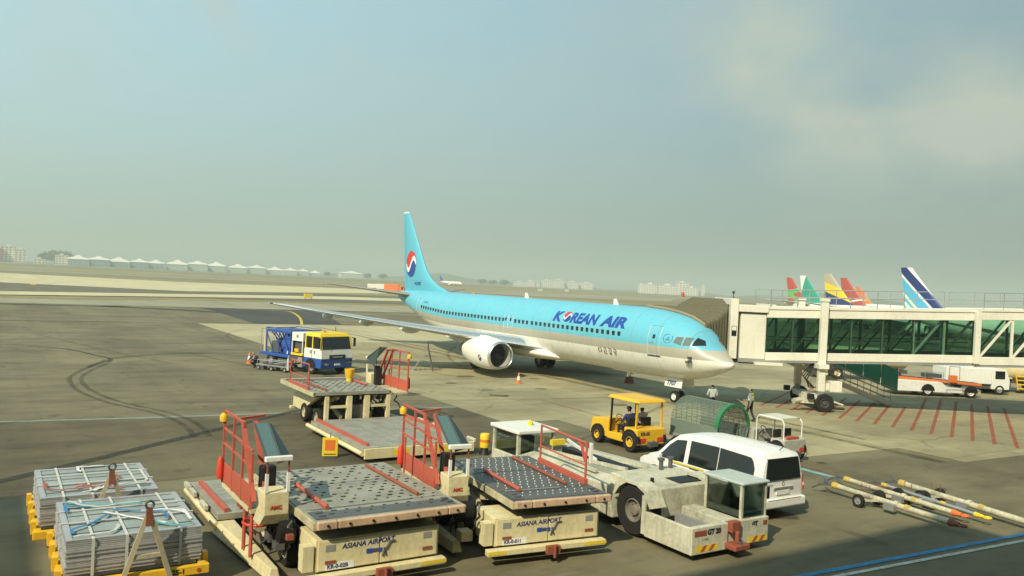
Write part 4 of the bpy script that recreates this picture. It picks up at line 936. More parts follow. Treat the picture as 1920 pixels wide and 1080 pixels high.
# ================================================================ people
SKIN = plain('skin', (0.42, 0.25, 0.17), .6, var=.05); HAIR = plain('black_hair', (0.012, 0.010, 0.009), .7, var=.1)
def cloth(name, c): return plain(name, c, .85, spec=.2, var=.25)
def person(label, loc, rz, J, shirt, trousers, vest=None, cap=None, group='ground crew'):
    """J: joint positions; one continuous skinned body, coloured by garment"""
    root = thing('person', label, 'person', loc, rz, group)
    bm = bmesh.new(); lay = bm.verts.layers.skin.verify(); V = {}
    rad = dict(pelvis=.135, waist=.125, chest=.15, neckb=.085, neck=.055, head=.085, crown=.09, shl=.075, shr=.075, ell=.046, elr=.046, wrl=.034, wrr=.034, pal=.036, par=.036, hil=.095, hir=.095, knl=.062, knr=.062, anl=.045, anr=.045, tol=.038, tor=.038)
    for k_, p in J.items():
        v = bm.verts.new(p); V[k_] = v; r_ = rad[k_]; v[lay].radius = (r_, r_ * (1.0 if k_ not in ('chest', 'waist', 'pelvis') else 1.15))
    V['pelvis'][lay].use_root = True
    for a, b in (('pelvis', 'waist'), ('waist', 'chest'), ('chest', 'neckb'), ('neckb', 'neck'), ('neck', 'head'), ('head', 'crown'), ('chest', 'shl'), ('shl', 'ell'), ('ell', 'wrl'), ('wrl', 'pal'), ('chest', 'shr'), ('shr', 'elr'), ('elr', 'wrr'), ('wrr', 'par'),
                 ('pelvis', 'hil'), ('hil', 'knl'), ('knl', 'anl'), ('anl', 'tol'), ('pelvis', 'hir'), ('hir', 'knr'), ('knr', 'anr'), ('anr', 'tor')): bm.edges.new((V[a], V[b]))
    me = bpy.data.meshes.new('body'); bm.to_mesh(me); bm.free()
    tmp = bpy.data.objects.new('body', me); col.objects.link(tmp)
    tmp.modifiers.new('skin', 'SKIN'); s2 = tmp.modifiers.new('sub', 'SUBSURF'); s2.levels = 2
    dg = bpy.context.evaluated_depsgraph_get(); em = bpy.data.meshes.new_from_object(tmp.evaluated_get(dg)); bpy.data.objects.remove(tmp)
    mb = MB(); mb.add([v.co for v in em.vertices], [tuple(p.vertices) for p in em.polygons]); nb = len(mb.f); bpy.data.meshes.remove(em)
    Jv = {k_: Vector(p) for k_, p in J.items()}
    fwd = (Jv['tol'] - Jv['anl']); fwd.z = 0; fwd = fwd.normalized() if fwd.length > .01 else Vector((0, -1, 0)); side = fwd.cross(Vector((0, 0, 1)))
    hc = (Jv['head'] + Jv['crown']) / 2
    mb.tube(hc + fwd * .085 + Vector((0, 0, .0)), hc + fwd * .122 - Vector((0, 0, .02)), .013, 6, .016)      # nose
    for s_ in (-1, 1): mb.lathe([(.001, -.006), (.026, -.004), (.028, .004), (.001, .008)], hc + side * s_ * .092, side * s_, 8)   # ears
    for w_, p_ in (('wrl', 'pal'), ('wrr', 'par')):
        d = (Jv[p_] - Jv[w_]).normalized(); q = d.cross(fwd).normalized() if d.cross(fwd).length > .1 else side; b0 = Jv[p_]
        for i, ln in enumerate((.062, .075, .078, .06)):
            k0 = b0 + q * (i - 1.5) * .018 + d * .025; k1 = k0 + d * ln * .55 + fwd * .01; k2 = k1 + d * ln * .4 + fwd * .025
            mb.tube(k0, k1, .009, 5).tube(k1, k2, .0085, 5, .007)
        mb.tube(b0 + q * .03 - d * .02, b0 + q * .055 + d * .03 + fwd * .015, .010, 5, .008)
    o = mb.build('body', shirt, root, 60); me = o.data
    for m_ in (trousers, SKIN, HAIR, BLACK, vest or shirt): me.materials.append(m_)
    def near(c):
        best, bd = None, 9
        for a, b in (('pelvis', 'waist'), ('waist', 'chest'), ('chest', 'neckb'), ('neckb', 'neck'), ('head', 'crown'), ('shl', 'ell'), ('ell', 'wrl'), ('wrl', 'pal'), ('shr', 'elr'), ('elr', 'wrr'), ('wrr', 'par'), ('hil', 'knl'), ('knl', 'anl'), ('anl', 'tol'), ('hir', 'knr'), ('knr', 'anr'), ('anr', 'tor')):
            A, B = Jv[a], Jv[b]; t = max(0, min(1, (c - A).dot(B - A) / max(1e-6, (B - A).length_squared))); d = (c - A - (B - A) * t).length
            if d < bd: best, bd = (a, b), d
        return best
    for i, p in enumerate(me.polygons):
        c = p.center
        if i >= nb: p.material_index = 2; continue
        a, b = near(c); seg = a + b
        if seg in ('wrlpal', 'wrrpar', 'neckbneck'): p.material_index = 2
        elif seg == 'headcrown':
            rel = c - hc; p.material_index = 3 if (rel.dot(fwd) < .01 or rel.z > .075) and not (rel.dot(fwd) > .05 and rel.z < .07) else 2
        elif seg[:2] in ('hi', 'kn'): p.material_index = 1
        elif seg[:2] == 'an': p.material_index = 4
        elif seg == 'pelviswaist': p.material_index = 1 if c.z < (Jv['pelvis'].z + Jv['waist'].z) / 2 + .02 else (5 if vest else 0)
        elif seg in ('waistchest', 'chestneckb'): p.material_index = 5 if vest else 0
    if vest:
        mb2 = MB(); cz = Jv['chest']; wz = Jv['waist']
        for z_ in (.25, .75):
            p = wz.lerp(cz, z_); rr = .155 + .02 * z_
            mb2.loft([[p + side * rr * 1.12 * math.cos(t) + fwd * rr * .92 * math.sin(t) + Vector((0, 0, h)) for t in [2 * math.pi * i / 16 for i in range(16)]] for h in (-.025, .025)], caps=False)
        mb2.build('reflective_band', plain('reflective_band', (.62, .66, .5), .4, var=.05), o)
    if cap:
        mb2 = MB().lathe([(.107, -.01), (.106, .03), (.085, .075), (.04, .095), (.001, .098)], hc + Vector((0, 0, .035)), (0, 0, 1), 14)
        mb2.hexa([hc + side * -.07 + fwd * .08 + Vector((0, 0, .03)), hc + side * .07 + fwd * .08 + Vector((0, 0, .03)), hc + side * .05 + fwd * .17 + Vector((0, 0, .02)), hc - side * .05 + fwd * .17 + Vector((0, 0, .02))],
                 [hc + side * -.07 + fwd * .08 + Vector((0, 0, .042)), hc + side * .07 + fwd * .08 + Vector((0, 0, .042)), hc + side * .05 + fwd * .17 + Vector((0, 0, .03)), hc - side * .05 + fwd * .17 + Vector((0, 0, .03))]).build('cap', cap, o, 50)
    return root
# poses face -y in their own frame
STAND = dict(pelvis=(0, 0, .95), waist=(0, .01, 1.10), chest=(0, 0, 1.30), neckb=(0, .0, 1.44), neck=(0, -.01, 1.50), head=(0, -.015, 1.56), crown=(0, -.01, 1.66), shl=(.18, 0, 1.39), shr=(-.18, 0, 1.39), ell=(.24, .03, 1.12), elr=(-.24, .03, 1.12), wrl=(.23, -.06, .88), wrr=(-.23, -.06, .88), pal=(.225, -.08, .81), par=(-.225, -.08, .81),
             hil=(.09, 0, .90), hir=(-.09, 0, .90), knl=(.10, -.02, .49), knr=(-.10, .0, .49), anl=(.11, .02, .09), anr=(-.11, .03, .09), tol=(.12, -.16, .04), tor=(-.12, -.15, .04))
WALK = dict(STAND, knl=(.10, -.14, .50), anl=(.10, -.16, .09), tol=(.10, -.34, .05), knr=(-.10, .02, .49), anr=(-.10, .20, .13), tor=(-.10, .04, .05), ell=(.24, .12, 1.13), wrl=(.22, .06, .90), pal=(.21, .04, .83), elr=(-.25, -.06, 1.13), wrr=(-.20, -.24, 1.05), par=(-.17, -.31, 1.04))
SIT = dict(pelvis=(0, .05, .10), waist=(0, .08, .24), chest=(0, .05, .45), neckb=(0, .03, .59), neck=(0, .01, .65), head=(0, 0, .71), crown=(0, .0, .81), shl=(.18, .04, .54), shr=(-.18, .04, .54), ell=(.23, -.08, .30), elr=(-.23, -.08, .30), wrl=(.14, -.32, .36), wrr=(-.14, -.32, .36), pal=(.12, -.39, .38), par=(-.12, -.39, .38),
           hil=(.10, 0, .08), hir=(-.10, 0, .08), knl=(.13, -.42, .10), knr=(-.13, -.42, .10), anl=(.13, -.44, -.30), anr=(-.13, -.44, -.30), tol=(.13, -.62, -.35), tor=(-.13, -.62, -.35))
CROUCH = dict(pelvis=(0, .12, .38), waist=(0, .06, .52), chest=(0, -.10, .68), neckb=(0, -.18, .79), neck=(0, -.21, .84), head=(0, -.24, .89), crown=(0, -.25, .99), shl=(.18, -.12, .76), shr=(-.18, -.12, .76), ell=(.22, -.32, .58), elr=(-.22, -.32, .58), wrl=(.12, -.50, .50), wrr=(-.12, -.50, .50), pal=(.10, -.57, .48), par=(-.10, -.57, .48),
              hil=(.10, .10, .36), hir=(-.10, .10, .36), knl=(.16, -.28, .50), knr=(-.16, -.26, .30), anl=(.14, -.12, .10), anr=(-.14, .10, .10), tol=(.15, -.30, .04), tor=(-.15, -.08, .04))
LGREY = cloth('light_grey_shirt', (.42, .43, .42)); NAVY = cloth('navy_trousers', (.02, .025, .05)); DKBLUE = cloth('dark_blue_shirt', (.03, .05, .14)); HIVIS = cloth('yellow_green_vest', (.55, .62, .06)); HIOR = cloth('orange_vest', (.75, .17, .05)); WHT = cloth('white_shirt', (.62, .62, .62)); GRYB = cloth('grey_blue_shirt', (.22, .25, .28)); BLK = cloth('black_trousers', (.015, .015, .018))
person('ground worker in light grey shirt standing beside the nose wheel', (30.9, 28.8, .022), 150, dict(STAND, wrl=(.10, -.22, 1.08), pal=(.05, -.27, 1.09), ell=(.25, -.02, 1.12), wrr=(-.10, -.22, 1.08), par=(-.05, -.27, 1.09)), LGREY, BLK)
person('ground worker in grey shirt and yellow vest walking right of the nose wheel', (31.85, 27.15, .022), 200, WALK, GRYB, NAVY, vest=HIVIS)

# ================================================================ small things on the apron
def cone(label, loc, s=1.0):
    t = thing('traffic_cone', label, 'traffic cone', loc, random.uniform(0, 90), 'orange traffic cones')
    MB().box(-.19 * s, .19 * s, -.19 * s, .19 * s, 0, .035 * s).build('base', ORANGE, t, bevel=.01)
    MB().lathe([(.15 * s, .035 * s), (.115 * s, .25 * s)], (0, 0, 0), (0, 0, 1), 16).build('lower_cone', ORANGE, t, 60)
    MB().lathe([(.115 * s, .25 * s), (.075 * s, .5 * s)], (0, 0, 0), (0, 0, 1), 16).build('reflective_sleeve', WHITE, t, 60)
    MB().lathe([(.075 * s, .5 * s), (.035 * s, .72 * s), (.02 * s, .73 * s)], (0, 0, 0), (0, 0, 1), 16).build('tip', ORANGE, t, 60)
cone('orange and white traffic cone in front of the jet engine', (28.07, 42.37, .022), .95)
cone('orange traffic cone behind the blue refuelling truck', (14.78, 55.33, .012), 1.05)
t = thing('wheel_chock', 'small red chock and bag under the forward fuselage', 'chock', (36.2, 41.2, .022))
MB().prism([(-.3, 0), (.3, 0), (.12, .42), (-.12, .42)], 'x', -.2, .2).build('wedge', RUST, t, bevel=.02)
MB().tube((0, 0, .4), (.1, 0, .55), .03, 6).build('handle', RUST, t)
t = thing('towing_light', 'small dark lamp standing on the apron right of the refuelling truck', 'lamp', (21.3, 47.0, .022))
MB().tube((0, 0, 0), (0, 0, .5), .05, 8).build('post', DGREY, t); MB().lathe([(.1, .5), (.12, .62), (.05, .75), (.001, .76)], (0, 0, 0), (0, 0, 1), 10).build('lens', GREY, t, 50)
# step ladder beside the wing
t = thing('step_ladder', 'grey folding step ladder standing on the apron under the wing', 'ladder', (25.2, 49.9, .022), -30)
for s_ in (-1, 1):
    MB().bar((-.75, s_ * .32, 0), (.12, s_ * .2, 1.35), .05).build('rail', STEEL, t); MB().bar((.62, s_ * .32, 0), (.2, s_ * .2, 1.65), .07).build('rail', STEEL_DARK, t)
for i in range(5): f0 = (i + .6) / 5.4; MB().box(-.75 + .87 * f0 - .06, -.75 + .87 * f0 + .06, -.32 + .12 * f0, .32 - .12 * f0, 1.35 * f0 - .02, 1.35 * f0 + .02).build('tread', STEEL, t)
MB().box(.05, .32, -.24, .24, 1.33, 1.38).build('platform', STEEL, t)
for s_ in (-1, 1): MB().tube((.2, s_ * .2, 1.35), (.22, s_ * .2, 1.95), .03, 6).build('hand_post', STEEL_DARK, t)

# tow bars lying on the apron
YELLOWD = paint('worn_yellow_paint', (.58, .42, .08), .6, .6)
BARC = paint('worn_tow_bar_cream', (.56, .52, .36), .55, .8, scale=2)
def towbar(label, a, b, r_, wh, head, endm, wheel_at=.33, body=BARC):
    a, b = Vector((*a, 0)), Vector((*b, 0)); d = b - a; ln = d.length
    t = thing('tow_bar', label, 'tow bar', (a.x, a.y, .012), math.degrees(math.atan2(d.y, d.x)), 'aircraft tow bars lying on the apron')
    z = .33; r_ = r_ * .8
    MB().tube((.5, 0, z), (ln - .35, 0, z - .1), r_, 14).build('tube', body, t, 40)
    MB().tube((.42, 0, z), (.62, 0, z), r_ * 1.25, 12).build('collar', YELLOWD, t, 40)
    MB().tube((ln * .55, 0, z - .03), (ln * .55 + .12, 0, z - .03), r_ * 1.2, 12).build('collar', body, t, 40)
    MB().tube((ln * .62, 0, z - .04), (ln * .62 + .16, 0, z - .05), r_ * 1.04, 12).build('yellow_band', YELLOWD, t, 40)
    hd = MB().bar((.45, 0, z), (.05, .18, z - .05), .09, .05).bar((.45, 0, z), (.05, -.18, z - .05), .09, .05).bar((.05, -.22, z - .05), (.05, .22, z - .05), .07, .07).tube((.05, .2, z - .05), (-.18, .28, z + .08), .03, 6).tube((.05, -.2, z - .05), (-.2, -.24, z - .2), .03, 6)
    hd.build('head', STEEL_DARK, t)
    MB().tube((ln - .45, 0, z - .1), (ln - .18, 0, z - .1), r_ * 1.35, 10, r_ * .8).ring_tube((ln - .08, 0, z - .1), (0, 0, 1), .10, .03, 14).build('towing_eye', endm, t, 40)
    wx = ln * wheel_at
    MB().bar((wx, -.42, .2), (wx, .42, .2), .06).bar((wx, -.3, .2), (wx + .45, 0, z - .06), .06).bar((wx, .3, .2), (wx + .45, 0, z - .06), .06).build('axle_frame', WHITE_DIRTY, t)
    for s_ in (-1, 1): wheel(t, (wx, s_ * .46, .2), (0, s_, 0), .2, .12, GREY, .55, lugs=4)
    for f0 in (.3, .36): MB().tube((ln * f0, .04, z + r_), (ln * f0, .04, z + r_ + .22), .012, 5).build('lever', RUST, t)
    MB().box(ln * .5, ln * .5 + .35, -.22, -r_ - .005, z - .22, z - .02).build('hand_pump', STEEL, t)
    return t
towbar('cream tow bar with a black wheel, nearest of the lying tow bars', (23.0, 16.5), (22.75, 11.75), .105, .33, STEEL_DARK, RUST, .36)
towbar('white tow bar with yellow bands, in the middle of the lying tow bars', (24.2, 16.9), (23.9, 12.3), .095, .4, STEEL_DARK, ORANGE, .45)
towbar('thin grey tow bar with an orange end, beside the longest tow bar', (24.75, 15.9), (24.35, 11.9), .07, .5, STEEL_DARK, YELLOW2, .4, STEEL)
towbar('longest cream tow bar with a red towing end, farthest right', (25.6, 15.8), (24.95, 10.7), .115, .3, RED, RED, .3)

# ================================================================ cargo loaders
PINK = paint('pink_rubber_bumper', (.62, .42, .27), .7, .45)
PLATE = paint('roller_deck_plate', (.36, .35, .275), .55, .6, metal=.2, dc=(.07, .065, .05), scale=2, streak=False)
PLATE_D = paint('dark_deck_plate', (.115, .125, .12), .55, .45, metal=.2, scale=2, streak=False)
LBLUE = plain('door_emblem_blue', (.03, .08, .36), .5, var=.1)
def loader(label, loc, rz, plat_end=7.6, dz=1.45, dark=False, number='KR-0-02B', rail_right=False, front=True, deck_x=(-1.42, 1.88)):
    L_ = thing('cargo_loader', label, 'cargo loader', loc, rz, 'red and cream cargo loaders')
    deck, dots = (PLATE_D, TEXTW) if dark else (PLATE, BLACK)
    # front chassis cabinet with two doors
    cb = MB().box(-1.36, 1.36, .03, 1.05, .40, 1.04).build('front_cabinet', CREAM, L_, bevel=.015)
    for xa, xb in ((-1.31, -.015), (.015, 1.31)):
        dr = MB().box(xa, xb, 0.0, .028, .43, 1.01).build('cabinet_door', CREAM, cb, bevel=.008)
        MB().box(xa + .06 if xa > 0 else xb - .16, xa + .16 if xa > 0 else xb - .06, -.02, -.001, .69, .73).build('latch', STEEL_DARK, dr)
    for x in (-1.16, .98): MB().box(x, x + .2, -.006, -.001, .80, .93).build('vent_grille', GREY, cb)
    for x in (-1.17, .97): MB().box(x, x + .22, -.02, -.001, .56, .62).build('lamp', RUST, cb)
    lettering('ASIANA AIRPORT', .145, TEXTB, cb, (-.82, -.004, .82), (1, 0, .02), (0, 0, 1), 'company_name', shear=.15, bold=.004)
    mb = MB()
    for x, z, w_, h in ((-.30, .66, .13, .09), (-.16, .67, .1, .07), (-.04, .66, .08, .08)): mb.box(x, x + w_, -.012, -.001, z, z + h)
    mb.build('emblem_block', LBLUE, cb)
    # grey long-necked figure beside it
    MB().path([(.06, -.008, .56), (.10, -.008, .68), (.16, -.008, .74), (.22, -.008, .84), (.33, -.008, .85)], .022, 5).path([(.10, -.008, .68), (.15, -.008, .56)], .018, 5).build('emblem_figure', DGREY, cb)
    lettering(number, .11, TEXTB, cb, (-1.12, -.010, .46), (1, 0, .0), (0, 0, 1), 'fleet_number', bold=.004)
    MB().box(-1.16, -.55, -.006, -.001, .43, .57).build('number_plate', WHITE, cb)
    bp = MB().box(-1.58, 1.45, -.20, .0, .26, .395).build('bumper', CREAM, L_, bevel=.02)
    for xa, xb in ((-1.585, -1.15), (.85, 1.455)): MB().box(xa, xb, -.206, -.203, .30, .37).build('yellow_edge', YELLOW2, bp)
    MB().box(-.16, .16, -.32, -.2, .22, .40).tube((0, -.36, .16), (0, -.36, .44), .035, 8).build('tow_hook', RUST, L_)
    # chassis beams, wheels, scissor lift
    for s_ in (-1, 1):
        MB().box(s_ * 1.05 - .09, s_ * 1.05 + .09, 1.05, plat_end - .2, .22, .318 if True else .5).build('chassis_beam', CREAM_OLD, L_)
        wheel(L_, (s_ * 1.32, 1.75, .40), (s_, 0, 0), .40, .28, CREAM_OLD, .55)
        wheel(L_, (s_ * 1.32, 3.3, .40), (s_, 0, 0), .40, .28, CREAM_OLD, .55)
        MB().bar((s_ * .8, 1.2, .5), (s_ * .8, 4.0, dz - .25), .10, .16).build('scissor_arm', CREAM_OLD, L_)
        MB().bar((s_ * .65, 4.0, .5), (s_ * .65, 1.2, dz - .25), .10, .16).build('scissor_arm', CREAM_OLD, L_)
        MB().tube((s_ * .35, 1.6, .45), (s_ * .35, 3.2, dz - .3), .06, 10).build('lift_ram', STEEL, L_, 40)
        MB().box(s_ * 1.33 - .07, s_ * 1.33 + .07, 4.05, 4.25, .32, dz - .18).build('rear_post', CREAM, L_)
        MB().box(s_ * .38 - .10, s_ * .38 + .10, 4.05, 4.25, .32, dz - .18).build('rear_post', CREAM, L_)
    for xa, xb in ((-1.255, -.485), (.485, 1.255)): MB().box(xa, xb, 4.1, 4.2, dz - .66, dz - .56).build('rear_crossbar', CREAM, L_)
    MB().box(-1.15, 1.15, 1.1, 2.4, .35, .62).build('engine_block', DGREY, L_)
    MB().box(-.3, .32, 2.5, 4.0, .4, 1.0).build('hydraulic_tank', STEEL_DARK, L_)
    MB().hexa([(1.24, 1.06, .42), (1.40, 1.06, .42), (1.40, 1.30, .42), (1.24, 1.30, .42)], [(1.24, .3, dz - .22), (1.40, .3, dz - .22), (1.40, 3.6, dz - .22), (1.24, 3.6, dz - .22)]).build('side_panel', CREAM, L_, bevel=.01)
    # bridge deck
    xa, xb = deck_x
    dk = MB().box(xa, xb, -.08, 4.2, dz - .13, dz).build('bridge_deck', deck, L_)
    for x in (xa, xb): MB().box(x - .05, x + .05, -.1, 4.2, dz - .17, dz - .02).build('deck_side_beam', CREAM_OLD, dk)
    MB().box(xa, xb, -.06, 4.1, dz - .2, dz - .134).build('deck_underside', BLACK, dk)
    segs = [xa, xa + .42, xb - .42, xb]
    for a, b in zip(segs[:-1], segs[1:]):
        s2 = MB().box(a + .01, b - .01, -.20, -.083, dz - .15, dz + .01).build('bumper_strip', PINK, dk, bevel=.02)
        nb = max(1, int((b - a) / .42))
        bolts = MB()
        for i in range(nb):
            x = a + (b - a) * (i + .5) / nb; bolts.tube((x, -.222, dz - .07), (x, -.199, dz - .07), .028, 8)
        bolts.build('bolt', BLACK, s2)['kind'] = 'stuff'
    rl = MB()
    nx, ny = 11, 17
    for i in range(nx):
        for j in range(ny):
            x = xa + .25 + (xb - xa - .5) * i / (nx - 1) + (.06 if j % 2 else -.06); y = .3 + 3.7 * j / (ny - 1)
            if dark: rl.tube((x, y, dz), (x, y, dz + .02), .016, 6)
            else: (lambda a_: rl.box(x - .04 * a_, x + .04 * a_, y - .02 * a_, y + .02 * a_, dz + .002, dz + .012))(random.uniform(.6, 1.4)) if random.random() > .12 else None
    r_ = rl.build('rollers', dots, dk); r_['kind'] = 'stuff'
    for y in (.78, 2.62): MB().box(xa + .06, xb - .06, y - .022, y + .022, dz + .001, dz + .012).build('deck_seam', STEEL if not dark else STEEL_DARK, dk)
    MB().box(xa + .1, xb - .1, .02, .50, dz + .001, dz + .008).build('wear_plate', PLATE_D, dk)
    MB().tube((xa + .48, .62, dz + .06), (xa + .48, 2.7, dz + .06), .045, 8).build('guide_rail', RED, dk, 40)
    MB().tube((xb - .62, .9, dz + .05), (xb - .62, 3.9, dz + .05), .04, 8).build('guide_rail', RUST, dk, 40)
    if rail_right:
        x = xb - .05
        MB().box(x - .05, x + .05, .9, 3.4, dz + .002, dz + .12).build('toe_board', RED, dk)
        mb = MB().tube((x, .95, dz), (x, .95, dz + 1.0), .03, 8).tube((x, 3.35, dz), (x, 3.35, dz + 1.02), .03, 8).tube((x, .95, dz + 1.0), (x, 3.35, dz + 1.02), .03, 8).tube((x, .95, dz + .45), (x, 3.35, dz + .45), .022, 8)
        mb.bar((x, .98, dz + .55), (x, 1.25, dz + 1.0), .06).build('guard_rail', RED, dk, 40)
        MB().box(x + .1, x + .16, .9, 1.0, dz + .5, dz + 1.0).build('warning_board', WHITE, dk)
    else:
        x = xb + .02
        MB().tube((x, 3.0, dz), (x, 3.0, dz + .9), .028, 8).build('guard_post', RED, dk, 40)
    # lifting main platform, lowered
    x0, x1, y0, y1, pz = -2.22, 2.0, 4.35, plat_end, .5
    mp_ = MB().box(x0, x1, y0, y1, .36, pz).build('main_platform', deck if not dark else PLATE_D, L_)
    for x in (x0, x1): MB().tube((x - (.07 if x < 0 else -.07), y0 - .2, .30), (x - (.07 if x < 0 else -.07), y1, .30), .08, 10).build('platform_skirt', CREAM, mp_, 40)
    MB().box(x0 - .02, x1 + .02, y1, y1 + .08, .12, pz - .02).build('end_beam', CREAM, mp_, bevel=.02)
    MB().box(x0 + 1.0, x0 + 1.6, y1 + .081, y1 + .086, .2, .40).build('yellow_panel', YELLOW2, mp_)
    MB().box(x0 + 2.6, x0 + 3.2, y1 + .081, y1 + .086, .2, .40).build('yellow_panel', YELLOW2, mp_)
    for x in (x0 + .22, x1 - .22): MB().box(x - .05, x + .05, y0 + .1, y1 - .25, pz + .003, pz + .10).build('platform_guide', RED, mp_)
    rl = MB(); ny = int((y1 - y0) / .3)
    for i in range(9):
        for j in range(ny):
            x = x0 + .55 + (x1 - x0 - 1.1) * i / 8; y = y0 + .2 + (y1 - y0 - .4) * j / (ny - 1)
            rl.tube((x - .09, y, pz), (x + .09, y, pz), .02, 6)
    r_ = rl.build('rollers', STEEL if not dark else STEEL_DARK, mp_); r_['kind'] = 'stuff'
    for x, y in ((x0 - .1, y1 - .6), (x0 - .1, y0 + .7), (x0 - .1, y0 + 2.0)): MB().box(x - .06, x + .04, y, y + .55, .42, .55).build('guide_roller_cover', WHITE_DIRTY, mp_, bevel=.015)
    # left side sill and operator walkway
    MB().hexa([(-2.05, .75, .10), (-1.80, .75, .10), (-1.80, 4.3, .10), (-2.35, 4.3, .10)], [(-2.0, .8, .34), (-1.85, .8, .34), (-1.85, 4.3, .36), (-2.25, 4.3, .36)]).build('side_sill', CREAM, L_, bevel=.02)
    MB().box(-2.22, -1.5, 1.6, 4.15, dz - .20, dz - .12).build('walkway', CREAM_OLD, L_)
    MB().tube((-1.78, 1.25, .95), (-1.45, 1.25, .95), .30, 20).build('hose_drum', BLACK, L_, 40)
    MB().ring_tube((-1.95, 2.0, .95), (0, 0, 1), .30, .035, 18).build('guard_hoop', RED_BRIGHT, L_, 40)
    for y in (1.75, 2.3): MB().tube((-2.15, y, .3), (-2.15, y, dz - .15), .04, 8).build('walkway_strut', RED, L_)
    # railing of the walkway
    zt = dz + 1.55
    ys = (1.65, 2.4, 3.2, 4.1)
    for y in ys: MB().bar((-2.22, y, dz - .12), (-2.22, y, zt - (0 if y > 2 else .5)), .05).build('rail_post', RED, L_)
    MB().box(-2.235, -2.205, 1.69, 4.06, dz - .08, dz + .36).build('red_panel', RED_BRIGHT if not front else RED, L_)
    MB().box(-2.25, -2.236, 1.75, 4.0, dz - .19, dz - .10).build('white_sill', CREAM, L_)
    for h in (.75, 1.1): MB().bar((-2.22, 1.65, dz + h), (-2.22, 4.1, dz + h + .05), .04).build('handrail', RED, L_)
    MB().bar((-2.22, 2.4, zt), (-2.22, 4.1, zt), .05).build('top_rail', RED, L_)
    MB().bar((-2.22, 1.4, dz + .1), (-2.22, 2.5, zt), .09, .06).build('sloping_frame', RED, L_)
    MB().bar((-1.95, 1.5, dz + .2), (-1.95, 2.55, zt), .09, .06).build('sloping_frame', RED, L_)
    MB().bar((-2.22, 2.9, zt), (-1.6, 3.1, zt + .02), .06).build('top_arm', RED, L_)
    MB().lathe([(.09, 0), (.10, .12), (.05, .19), (.001, .2)], (-2.24, 4.12, zt - .25), (0, 0, 1), 12, True).build('beacon', YELLOW, L_, 50)
    MB().lathe([(.07, 0), (.085, .08), (.07, .42), (.03, .5), (.001, .5)], (-2.30, 4.0, dz + .0), (0, 0, 1), 12, True).build('fire_extinguisher', RED_BRIGHT, L_, 50)
    # operator cab: console, posts, roof bar, sloping tinted visor
    cx0, cx1, cy0, cy1 = -2.12, -1.62, 1.0, 1.55
    cn = MB().box(cx0, cx1, cy0, cy1, dz - .10, dz + .36).build('console', CREAM, L_, bevel=.015)
    MB().hexa([(cx0 - .06, cy0 + .1, dz - .3), (cx1 + .06, cy0 + .1, dz - .3), (cx1 + .06, cy1, dz - .3), (cx0 - .06, cy1, dz - .3)], [(cx0, cy0, dz - .102), (cx1, cy0, dz - .102), (cx1, cy1, dz - .102), (cx0, cy1, dz - .102)]).build('console_base', CREAM_OLD, cn)
    for x in (cx0 + .03, cx1 - .03): MB().box(x - .03, x + .03, cy0 - .01, cy0 + .05, dz + .362, dz + .75).build('cab_post', WHITE, cn); MB().box(x - .015, x + .015, cy0, cy0 + .03, dz + .751, dz + 1.0).build('cab_strut', RUST, cn)
    lettering('AMC', .11, TEXTR, cn, (cx0 + .12, cy0 - .012, dz + .02), (1, 0, 0), (0, 0, 1), 'console_letters', bold=.006)
    MB().box(cx0 - .03, cx1 + .03, cy0 - .06, cy0 + .06, dz + 1.0, dz + 1.10).build('roof_bar', WHITE, cn, bevel=.015)
    MB().prism([(cy0 + .06, dz + 1.02), (cy0 + 1.0, dz + 1.56), (cy0 + 1.0, dz + 1.60), (cy0 + .06, dz + 1.06)], 'x', cx0, cx0 + .3).build('visor', GLASS_TEAL, cn)
    MB().hexa([(cx0 + .303, cy0 + .06, dz + 1.02), (cx1 + .02, cy0 + .06, dz + 1.02), (cx0 + .36, cy0 + 1.0, dz + 1.54), (cx0 + .303, cy0 + 1.0, dz + 1.56)], [(cx0 + .303, cy0 + .06, dz + 1.06), (cx1 + .02, cy0 + .06, dz + 1.06), (cx0 + .36, cy0 + 1.0, dz + 1.58), (cx0 + .303, cy0 + 1.0, dz + 1.60)]).build('visor', GLASS_TEAL2, cn)
    for x in (cx0, cx0 + .3): MB().bar((x, cy0 + .05, dz + 1.07), (x, cy0 + 1.02, dz + 1.615), .03).build('visor_frame', STEEL_DARK, cn)
    MB().add([(cx1 + .0, cy0 + .06, dz + 1.0), (cx1 + .03, cy0 + 1.0, dz + .7), (cx0 + .36, cy0 + 1.0, dz + 1.55)], [(0, 1, 2)]).build('visor_side', GLASS_TEAL2, cn)
    MB().box(cx0 + .1, cx1 - .08, cy1 + .1, cy1 + .35, dz - .1, dz + .75).build('operator_seat', BLACK, cn, bevel=.04)
    MB().box(-1.62, -1.40, -.0, .25, .45, .95).build('step_post', CREAM, L_)
    MB().lathe([(.07, 0), (.085, .06), (.075, .36), (.03, .44), (.001, .45)], (-1.52, .12, .42), (0, 0, 1), 12, True).build('fire_bottle', RED_BRIGHT, L_, 50)
    # hoses, cables and valve blocks hanging in the chassis
    random.seed(int(abs(loc[0]) * 10))
    for i in range(9):
        x, y = random.uniform(-1.9, -1.45), random.uniform(.5, 3.8); pts = [(x, y, dz - .2)]
        for j in range(5): pts.append((x + random.uniform(-.12, .12), y + .12 * j + random.uniform(-.1, .1), dz - .3 - .18 * j + random.uniform(-.05, .05)))
        MB().path(pts, random.choice((.016, .022, .028)), 6).build('hydraulic_hose', BLACK if i % 3 else STEEL_DARK, L_, 60)
